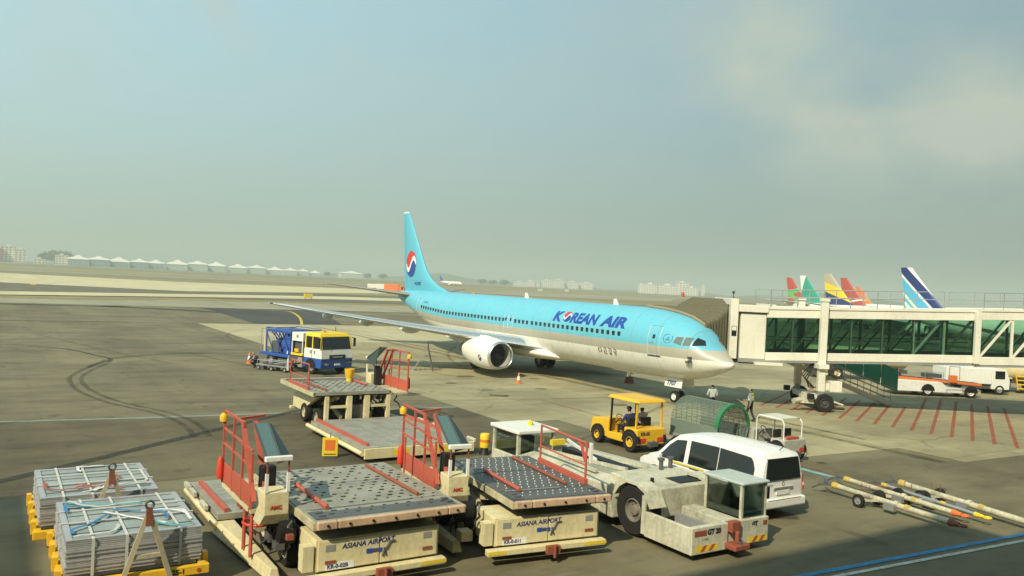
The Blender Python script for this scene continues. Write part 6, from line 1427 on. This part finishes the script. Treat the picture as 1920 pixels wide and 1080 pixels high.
MB().box(-.9, .9, -.05, Ln + .05, .42, .55).build('bed', GREY, cg, bevel=.02)
for x in (-.86, .86): MB().box(x - .03, x + .03, 0, Ln, .553, zc_).build('side_rail', MESHW, cg)
for x in (-.8, .8):
    for y in (.5, 2.0): wheel(cg, (x, y, .21), (1 if x > 0 else -1, 0, 0), .21, .14, GREY, .55, lugs=4)

# ================================================================ refuelling truck (front faces -y in its own frame)
ft = thing('refuelling_truck', 'blue, white and yellow refuelling truck parked beyond the far loader', 'truck', (18.4, 48.5, .012), 19)
W2 = 1.25
MB().hexa([(-W2, .06, .42), (W2, .06, .42), (W2, 1.75, .42), (-W2, 1.75, .42)], [(-W2, .0, 1.02), (W2, .0, 1.02), (W2, 1.75, 1.02), (-W2, 1.75, 1.02)]).build('lower_cab', BLUE, ft, bevel=.04)
MB().hexa([(-W2, .0, 1.022), (W2, .0, 1.022), (W2, 1.75, 1.022), (-W2, 1.75, 1.022)], [(-W2 * .985, .06, 1.62), (W2 * .985, .06, 1.62), (W2 * .985, 1.75, 1.62), (-W2 * .985, 1.75, 1.62)]).build('mid_cab', WHITE, ft, bevel=.03)
for x in (-W2 * .985 + .06, W2 * .985 - .06):
    for y0_, y1_ in ((.10, .30), (1.66, 1.66), (.95, .98)):
        MB().bar((x, y0_, 1.62), (x * .97, y1_, 2.36), .11).build('cab_pillar', YELLOW2, ft)
MB().hexa([(-W2 * .97, .26, 2.36), (W2 * .97, .26, 2.36), (W2 * .97, 1.75, 2.36), (-W2 * .97, 1.75, 2.36)], [(-W2 * .88, .42, 2.58), (W2 * .88, .42, 2.58), (W2 * .88, 1.72, 2.62), (-W2 * .88, 1.72, 2.62)]).build('cab_roof', YELLOW2, ft, bevel=.04)
MB().hexa([(-W2 * .9, .05, 1.60), (W2 * .9, .05, 1.60), (W2 * .9, .09, 1.60), (-W2 * .9, .09, 1.60)], [(-W2 * .88, .25, 2.37), (W2 * .88, .25, 2.37), (W2 * .88, .29, 2.37), (-W2 * .88, .29, 2.37)]).build('windscreen', GLASS_D, ft)
for s_ in (-1, 1):
    MB().box(s_ * W2 * .965 - .01, s_ * W2 * .965 + .01, .36, .92, 1.63, 2.34).build('side_window', GLASS_D, ft); MB().box(s_ * W2 * .965 - .01, s_ * W2 * .965 + .01, 1.03, 1.6, 1.75, 2.34).build('rear_side_window', GLASS_D, ft)
    MB().box(s_ * (W2 + .16) - .07, s_ * (W2 + .16) + .07, .02, .14, 1.75, 2.3).build('mirror', BLACK, ft, bevel=.03); MB().bar((s_ * (W2 - .02), .2, 2.3), (s_ * (W2 + .16), .08, 2.3), .04).build('mirror_arm', BLACK, ft)
    MB().box(s_ * .95 - .22, s_ * .95 + .22, -.02, .02, .72, .92).build('headlight', GLASS_CAB, ft)
    wheel(ft, (s_ * 1.08, 1.05, .46), (s_, 0, 0), .46, .28, GREY, .55); wheel(ft, (s_ * 1.05, 5.3, .46), (s_, 0, 0), .46, .3, GREY, .55)
    MB().prism([(1.05 + .54 * math.cos(a), .46 + .54 * math.sin(a)) for a in [math.pi * i / 10 for i in range(11)]], 'x', s_ * (W2 - .14), s_ * (W2 + .012)).build('wheel_arch', BLACK, ft)
MB().box(-.62, .62, -.025, .03, 1.02, 1.26).build('grille', BLACK, ft); MB().box(-.42, .42, -.03, -.026, 1.10, 1.17).build('grille_badge', STEEL, ft)
pl = MB().box(-.22, .22, -.045, .0, .60, .72).build('number_plate', WHITE, ft); lettering('904', .2, TEXTW, ft, (-.98, .005, .62), (1, 0, 0), (0, .05, 1), 'fleet_number', bold=.01)
for x, z in ((-W2 - .004, 1.3),): MB().box(x - .004, x, 1.02, 1.16, z, z + .2).box(x - .004, x, .62, .76, z - .02, z + .2).build('door_sticker', GREY, ft)
MB().tube((1.0, 1.5, 2.6), (1.0, 1.5, 2.9), .025, 6).build('aerial', BLACK, ft); MB().lathe([(.08, 0), (.08, .1), (.001, .15)], (-.3, 1.0, 2.6), (0, 0, 1), 10).build('beacon', ORANGE, ft, 50)
# chassis and equipment body
for x in (-.45, .45): MB().box(x - .07, x + .07, 1.75, 6.5, .55, .75).build('chassis_rail', DGREY, ft)
MB().box(-1.2, 1.2, 1.95, 3.15, 1.05, 1.18).build('cabinet_sill', YELLOW2, ft)
cbn = MB().box(-1.18, 1.18, 1.98, 3.12, 1.95, 2.5).build('white_cabinet', WHITE, ft, bevel=.02); MB().tube((-1.185, 2.55, 2.25), (-1.19, 2.55, 2.25), .12, 14).build('cabinet_badge', GREY, cbn)
for x in (-1.15, 1.15):
    for y in (2.02, 3.08): MB().box(x - .03, x + .03, y - .03, y + .03, 1.18, 1.95).build('cabinet_post', WHITE, ft)
MB().box(-1.0, 1.0, 2.2, 3.0, 1.19, 1.85).build('pump_unit', STEEL_DARK, ft); MB().box(-1.12, -1.02, 2.5, 2.9, 1.25, 1.45).build('yellow_box', YELLOW, ft)
tk = MB().lathe([(.02, 3.3), (.42, 3.36), (.52, 3.45), (.52, 4.35), (.42, 4.45), (.02, 4.5)], (-.55, 0, 1.55), (0, 1, 0), 20).build('filter_vessel', BLUE, ft, 40)
MB().tube((-.55, 3.9, 1.0), (-.55, 3.9, 2.3), .5, 20).build('upright_vessel', BLUE, ft, 40); MB().lathe([(.5, 2.3), (.4, 2.42), (.001, 2.46)], (-.55, 3.9, 0), (0, 0, 1), 20).build('vessel_dome', BLUE, ft, 40)
MB().tube((-.2, 4.8, 1.45), (1.0, 4.8, 1.45), .55, 20).build('hose_reel', paint('reel_blue', (.03, .10, .30), .5, .3), ft, 40)
MB().box(-1.2, 1.2, 3.2, 5.9, 2.34, 2.5).build('lift_platform', BLUE, ft, bevel=.02); MB().box(-1.2, 1.2, 3.2, 6.5, .78, .98).build('bed', BLUE, ft, bevel=.02)
for x in (-1.15, 1.15):
    mb = MB()
    for y in (3.3, 4.5, 5.8): mb.tube((x, y, .98), (x, y, 2.34), .03, 6)
    mb.build('platform_post', BLUE, ft)
MB().path([(-1.1, 6.0, .98), (-1.1, 6.0, 2.5), (-1.1, 6.5, 2.5), (-1.1, 6.5, .98)], .03, 6).build('rear_hoop', STEEL, ft); MB().path([(1.1, 6.0, .98), (1.1, 6.0, 2.5), (1.1, 6.5, 2.5), (1.1, 6.5, .98)], .03, 6).build('rear_hoop', STEEL, ft)
MB().tube((-1.0, 6.2, 1.0), (-1.0, 6.2, 2.3), .09, 10).build('nozzle', paint('beige_nozzle', (.55, .5, .3), .5, .3), ft, 40)
MB().path([(-1.25, 2.0, .6), (-1.3, 3.0, .45), (-1.25, 4.0, .5), (-1.3, 4.6, .42)], .05, 8).build('hose', BLACK, ft, 40); MB().box(-1.26, -1.1, 1.9, 2.3, .35, .95).build('fuel_meter', GREY, ft); MB().tube((-1.2, 3.3, .4), (-1.2, 3.3, .95), .07, 8).build('valve_post', STEEL, ft); MB().box(-1.25, -1.1, 2.6, 2.85, .5, .8).build('red_valve', RED, ft)
random.seed(4)
for i in range(6): MB().path([(-1.15, 3.3 + i * .4, 2.34), (-.9 + .1 * i, 3.5 + i * .4, 1.7), (-1.1, 3.2 + i * .45, 1.0)], .035, 6).build('pipe', random.choice((BLUE, STEEL, STEEL_DARK)), ft, 60)
MB().tube((.45, 3.9, 1.0), (.45, 3.9, 2.25), .45, 18).build('upright_vessel', BLUE, ft, 40)
MB().box(-1.1, -.3, 4.65, 5.4, .99, 1.75).build('pump_cabinet', STEEL_DARK, ft, bevel=.03); MB().box(-.2, 1.1, 5.2, 5.9, .99, 1.9).build('tool_cabinet', BLUE, ft, bevel=.03)
for y in (3.2, 5.9): MB().bar((-1.2, y, 2.55), (1.2, y, 2.55), .05).build('top_rail', BLUE, ft)
for x in (-1.18, 1.18):
    MB().bar((x, 3.2, 2.62), (x, 5.9, 2.62), .04).build('top_rail', BLUE, ft)
    for i in range(3): MB().bar((x, 3.3 + i * .85, 1.0), (x, 3.3 + (i + 1) * .85, 2.34), .05).build('brace', BLUE, ft)
MB().box(-1.24, -1.02, 2.0, 3.1, .62, .98).build('valve_tray', STEEL_DARK, ft)
for i in range(4): MB().tube((-1.2, 2.1 + i * .28, .45), (-1.2, 2.1 + i * .28, .8), .07, 8).build('meter', random.choice((STEEL, GREY, RED)), ft, 40)
for s_ in (-1, 1): MB().box(s_ * (W2 + .004) - .004, s_ * (W2 + .004) + .004, .95, .97, 1.05, 1.6).build('door_gap', BLACK, ft)
MB().bar((-.6, .02, 1.62), (.2, .16, 2.0), .025).build('wiper', BLACK, ft)
# low hydrant cart lying alongside with its castors
hc_ = thing('hydrant_cart', 'low grey hydrant hose cart on castors beside the refuelling truck', 'cart', (15.3, 51.2, .012), 30)
MB().box(-.35, .35, -1.3, 1.3, .30, .36).build('tray', STEEL, hc_)
for i in range(3):
    for x in (-.3, .3): wheel(hc_, (x, -1.1 + i * 1.1, .14), (1 if x > 0 else -1, 0, 0), .14, .08, STEEL, .6, lugs=4)
MB().path([(-.3, -1.2, .36), (-.3, -1.2, .62), (-.3, 1.2, .62), (-.3, 1.2, .36)], .025, 6).build('side_hoop', STEEL, hc_); MB().path([(.3, -1.2, .36), (.3, -1.2, .62), (.3, 1.2, .62), (.3, 1.2, .36)], .025, 6).build('side_hoop', STEEL, hc_)
MB().path([(-.1, -1.1, .42), (.1, -.3, .44), (-.1, .4, .42), (.1, 1.1, .44)], .06, 8).build('hose', STEEL_DARK, hc_, 40)
person('refuelling worker in orange vest crouching behind the blue truck', (14.6, 53.0, .012), -70, CROUCH, DKBLUE, NAVY, vest=HIOR, group='refuelling crew')

# ================================================================ vehicles under and beyond the jet bridge
bl = thing('belt_loader', 'white belt loader with orange conveyor, seen under the jet bridge', 'belt loader', (55.2, 31.3, .012), -32.73)
# local x to the right, body side faces -y
MB().prism([(-3.2, .35), (-3.0, .30), (1.6, .30), (1.6, .62), (.6, .66), (.2, .98), (-2.6, 1.06), (-3.15, .98)], 'y', -.95, .95).build('body', WHITE, bl, bevel=.03)
for x in (-.75, 2.2):
    for y in (-.85, .85): wheel(bl, (x, y, .38), (0, -1 if y < 0 else 1, 0), .38, .24, WHITE, .6)
    for y in (-.955, .955): MB().prism([(x + .47 * math.cos(a), .38 + .47 * math.sin(a)) for a in [math.pi * i / 10 for i in range(11)]], 'y', y - .006, y + .006).build('wheel_arch', BLACK, bl)
MB().box(1.6, 2.9, -.9, .9, .32, .58).build('rear_frame', WHITE_DIRTY, bl)
cv = MB().hexa([(-2.9, -.45, 1.10), (3.2, -.45, .82), (3.2, .45, .82), (-2.9, .45, 1.10)], [(-2.9, -.45, 1.26), (3.2, -.45, .98), (3.2, .45, .98), (-2.9, .45, 1.26)]).build('conveyor', ORANGE, bl)
MB().hexa([(-2.8, -.36, 1.262), (3.1, -.36, .982), (3.1, .36, .982), (-2.8, .36, 1.262)], [(-2.8, -.36, 1.275), (3.1, -.36, .995), (3.1, .36, .995), (-2.8, .36, 1.275)]).build('belt', BLACK, cv)
mb = MB()
for i in range(6): mb.tube((-2.6 + i * .62, -.48, 1.2 - .03 * i), (-2.6 + i * .62, -.48, 1.75 - .03 * i), .02, 5)
mb.tube((-2.6, -.48, 1.75), (.5, -.48, 1.6), .02, 5).build('guard_rail', STEEL, bl)
MB().box(.8, 1.3, -.85, -.55, 1.0, 1.5).build('red_seat', ORANGE, bl, bevel=.03); MB().box(-.6, .4, -.5, .4, 1.24, 1.5).build('cargo_box', DGREY, bl)
MB().path([(.75, -.8, .9), (.75, -.8, 2.1), (1.45, -.8, 2.1), (1.45, -.8, .9)], .03, 6).build('cab_hoop', GREY, bl)
# white cab truck and tanker
wt = thing('utility_truck', 'white utility truck with dark cab window right of the belt loader', 'truck', (60.2, 31.6, .012), -32.73)
MB().box(-2.0, 1.3, -.95, .95, .75, 1.85).build('box_body', WHITE, wt, bevel=.03); MB().prism([(1.32, .4), (2.6, .4), (2.62, 1.05), (2.35, 1.85), (1.32, 1.85)], 'y', -.95, .95).build('cab', WHITE, wt, bevel=.03)
MB().box(1.55, 2.25, -.962, -.951, 1.15, 1.72).build('side_window', GLASS_D, wt); MB().box(-2.0, 1.3, -.8, .8, .4, .745).build('chassis', DGREY, wt)
for x in (-1.1, 1.9):
    for y in (-.85, .85): wheel(wt, (x, y, .36), (0, -1 if y < 0 else 1, 0), .36, .22, GREY, .55)
tkr = thing('tanker_truck', 'cream tanker with big black wheels and yellow steps at the right edge', 'truck', (64.6, 31.2, .012), -32.73)
MB().lathe([(.02, -2.6), (.7, -2.55), (.95, -2.35), (.95, 4.0), (.02, 4.2)], (0, 0, 1.75), (1, 0, 0), 24).build('tank', CREAM, tkr, 40); MB().box(-2.6, 4.2, -.9, .9, .72, .98).build('chassis', DGREY, tkr)
for x in (-1.6, -.55, 2.6):
    for y in (-.95, .95): wheel(tkr, (x, y, .52), (0, -1 if y < 0 else 1, 0), .52, .34, CREAM, .55)
MB().box(-2.2, .0, -1.15, -.92, 1.06, 1.14).build('mudguard', CREAM, tkr)
for i in range(4): MB().box(.35, 1.05, -1.3 - .05 * i, -1.0 - .05 * i, 1.25 - .3 * i, 1.31 - .3 * i).build('step', YELLOW2, tkr)
for x in (.33, 1.07): MB().bar((x, -1.05, 1.35), (x, -1.35, .25), .05, .1).build('step_stringer', YELLOW, tkr)
lt = thing('fuel_tank_trailer', 'long cream tank trailer parked behind the belt loader', 'trailer', (58.5, 39.5, .012), -32.73)
MB().lathe([(.02, -4.0), (.7, -3.9), (.85, -3.7), (.85, 3.7), (.7, 3.9), (.02, 4.0)], (0, 0, 1.75), (1, 0, 0), 24).build('tank', CREAM, lt, 40); MB().box(-3.8, 3.8, -.8, .8, .7, .95).build('chassis', DGREY, lt)
for x in (-2.8, -1.8, 2.8):
    for y in (-.85, .85): wheel(lt, (x, y, .48), (0, -1 if y < 0 else 1, 0), .48, .3, CREAM, .55)
for x in (-2, 0, 2): MB().ring_tube((x, 0, 1.75), (1, 0, 0), .87, .03, 24).build('tank_band', CREAM_OLD, lt)

# ================================================================ parked airliners farther along the terminal
def stripes(name, base, bands):
    """fin livery in the fin's own plane: bands = (ky, kz, lo, hi, colour)"""
    k = NT(name); sp = k.n('ShaderNodeSeparateXYZ'); k.t.links.new(k.tc.outputs['Object'], sp.inputs[0]); c = base
    for ky, kz, lo, hi, cc in bands:
        v = k.math('ADD', k.math('MULTIPLY', sp.outputs['Y'], ky), k.math('MULTIPLY', sp.outputs['Z'], kz))
        m = k.math('MULTIPLY', k.smooth(v, lo, lo + .03), k.math('SUBTRACT', 1.0, k.smooth(v, hi, hi + .03))); c = k.mix(m, c, cc)
    return k.fin(c, .4, 0, .4)
def far_plane(label, loc, fin_mat, body=M_AWH, rz=0, sc=1.0, gr='airliners parked along the terminal'):
    t = thing('parked_airliner', label, 'airplane', loc, rz, gr); t.scale = (sc, sc, sc)
    rr = []
    for d, tp, b, hw, zc in FS[::2] + [FS[-1]]:
        rr.append([(hw * math.sin(2 * math.pi * i / 20), d, zc + ((tp - zc) if math.cos(2 * math.pi * i / 20) > 0 else (zc - b)) * math.cos(2 * math.pi * i / 20)) for i in range(20)])
    MB().loft(rr).build('fuselage', body, t, 50)
    fz = [(5.0, 33.2, 40.7, .4), (5.6, 34.6, 40.85, .45), (9.0, 37.6, 41.35, .7), (11.9, 40.0, 41.83, .7)]
    MB().loft([fsec(*a) for a in fz]).build('fin', fin_mat, t, 40)
    for s_ in (-1, 1):
        MB().loft([section(s_ * x, le, ch, z, th) for x, le, ch, z, th in WS[::2] + [WS[-1]]]).build('wing', M_AGREY, t, 40)
        MB().loft([section(s_ * x, le, ch, z, .7) for x, le, ch, z in ((.25, 37.2, 4.1, 4.72), (6.9, 41.5, 1.65, 5.45))]).build('tailplane', M_AGREY, t, 40)
        MB().lathe([(.8, 0), (1.0, .3), (1.08, 1.4), (.85, 3.6), (.5, 4.4)], (s_ * 4.83, 15.4, 1.55), (0, 1, 0), 20).build('engine', body, t, 40)
        MB().tube((s_ * 2.8, 21, 0), (s_ * 2.8, 21, 2), .5 * .3, 8).build('main_gear_leg', STEEL, t); wheel(t, (s_ * 2.8, 21, .56), (s_, 0, 0), .56, .6, WHITE, .5)
    wheel(t, (0, 4, .34), (1, 0, 0), .34, .4, WHITE, .5); MB().tube((0, 4, .3), (0, 4, 1.6), .08, 8).build('nose_gear_leg', STEEL, t)
    return t
NAVYC, LB, WH_ = (.02, .04, .16), (.09, .42, .62), (.74, .74, .68)
# fin coordinates: y 33 (root front) .. 41.8 (tip rear), z 5 .. 11.9
F1 = stripes('fin_blue_swoosh', WH_, [(-.97, 1.0, -50, -29.9, LB), (-.97, 1.0, -29.45, -27.7, NAVYC), (-.97, 1.0, -32.4, -31.9, (.78, .74, .48)), (-.97, 1.0, -33.6, -33.0, (.78, .74, .48))])
F2 = stripes('fin_green_white', (.04, .30, .22), [(1.0, .27, 43.2, 60, WH_)])
F3 = stripes('fin_tan_yellow_navy', (.42, .37, .26), [(-.3, .9, -20, -3.4, (.78, .55, .03)), (-.3, .9, -20, -5.2, (.03, .05, .14))])
F4 = stripes('fin_red_green', (.42, .08, .06), [(.3, .8, 17.6, 18.6, (.10, .42, .12)), (-.6, .9, -18.2, -17.0, (.10, .42, .12))])
F5 = stripes('fin_red', (.42, .09, .07), [(.2, 1, 13.9, 14.3, WH_)])
F6 = stripes('fin_orange', (.6, .2, .08), [(.2, 1, 14.0, 14.4, (.8, .6, .1))])
T_ = 41.8
far_plane('white airliner with navy and light blue swoosh tail, rightmost above the jet bridge', (120.9, 74.5 - T_, 0), F1)
far_plane('airliner with tan, yellow and navy striped tail above the jet bridge', (153.0, 112.1 - T_, 0), F3)
far_plane('airliner with white and green tail above the jet bridge railing', (170.5, 131.8 - T_, 0), F2)
far_plane('airliner with plain red tail right of the yellow striped tail', (161.2, 115.8 - T_, 0), F5, sc=.95)
far_plane('airliner with red and green tail, leftmost of the tails above the bridge', (190.0, 151.4 - T_, 0), F4)
far_plane('airliner with small orange tail farthest behind the jet bridge', (287.5, 195.6 - T_, 0), F6)
far_plane('distant airliner with a dark blue tail beyond the parked jet', (466.5, 877.0 - T_, 0), stripes('fin_dark_blue', (.03, .06, .22), []), rz=12, gr='airliners far across the field')
# service vehicles far behind the tail
def far_vehicle(name, label, loc, rz, body, ln, h, cat='truck'):
    t = thing(name, label, cat, loc, rz, 'service vehicles far behind the airliner tail')
    MB().box(-ln / 2, ln * .22, -1.2, 1.2, .6, h).build('box_body', body, t, bevel=.08); MB().prism([(ln * .23, .5), (ln / 2, .5), (ln / 2, 1.4), (ln / 2 - .5, h * .82), (ln * .23, h * .82)], 'y', -1.15, 1.15).build('cab', body, t, bevel=.06)
    MB().box(ln / 2 - 1.3, ln / 2 - .5, -1.17, -1.151, 1.4, h * .75).build('side_window', GLASS_D, t); MB().box(-ln / 2, ln / 2, -1.0, 1.0, .35, .597).build('chassis', DGREY, t)
    for x in (-ln * .3, ln * .32):
        for y in (-1.0, 1.0): wheel(t, (x, y, .48), (0, -1 if y < 0 else 1, 0), .48, .3, GREY, .55)
    return t
far_vehicle('service_truck', 'long orange service truck left of the airliner tail', (141.5, 311, .05), -33, ORANGE, 8.5, 3.4)
far_vehicle('service_truck', 'white service truck left of the orange truck near the tail', (153.5, 350, .05), -20, WHITE, 6.5, 3.0)
far_vehicle('service_van', 'small white van farthest left of the vehicles behind the tail', (158.5, 373, .05), -25, WHITE, 6, 2.6, 'van')
# airfield lights and marker boards
for i, (u, v) in enumerate(((64, 190), (430, 620), (520, 700), (640, 860))):
    t = thing('airfield_marker', ['small yellow marker board on the taxiway edge left of the tail', 'tiny white marker hut above the middle of the fuselage', 'tiny white marker hut right of the fuselage antenna', 'white marker hut below the right hand cream blocks'][i], 'marker', (u, v, .08))
    b_ = 1.0 if i == 0 else 2.2
    MB().box(-b_, b_, -.3, .3, .4, .4 + b_ * .9).build('board', YELLOW2 if i == 0 else WHITE, t); MB().box(-b_ * .8, -b_ * .7, -.1, .1, 0, .4).build('leg', GREY, t); MB().box(b_ * .7, b_ * .8, -.1, .1, 0, .4).build('leg', GREY, t)
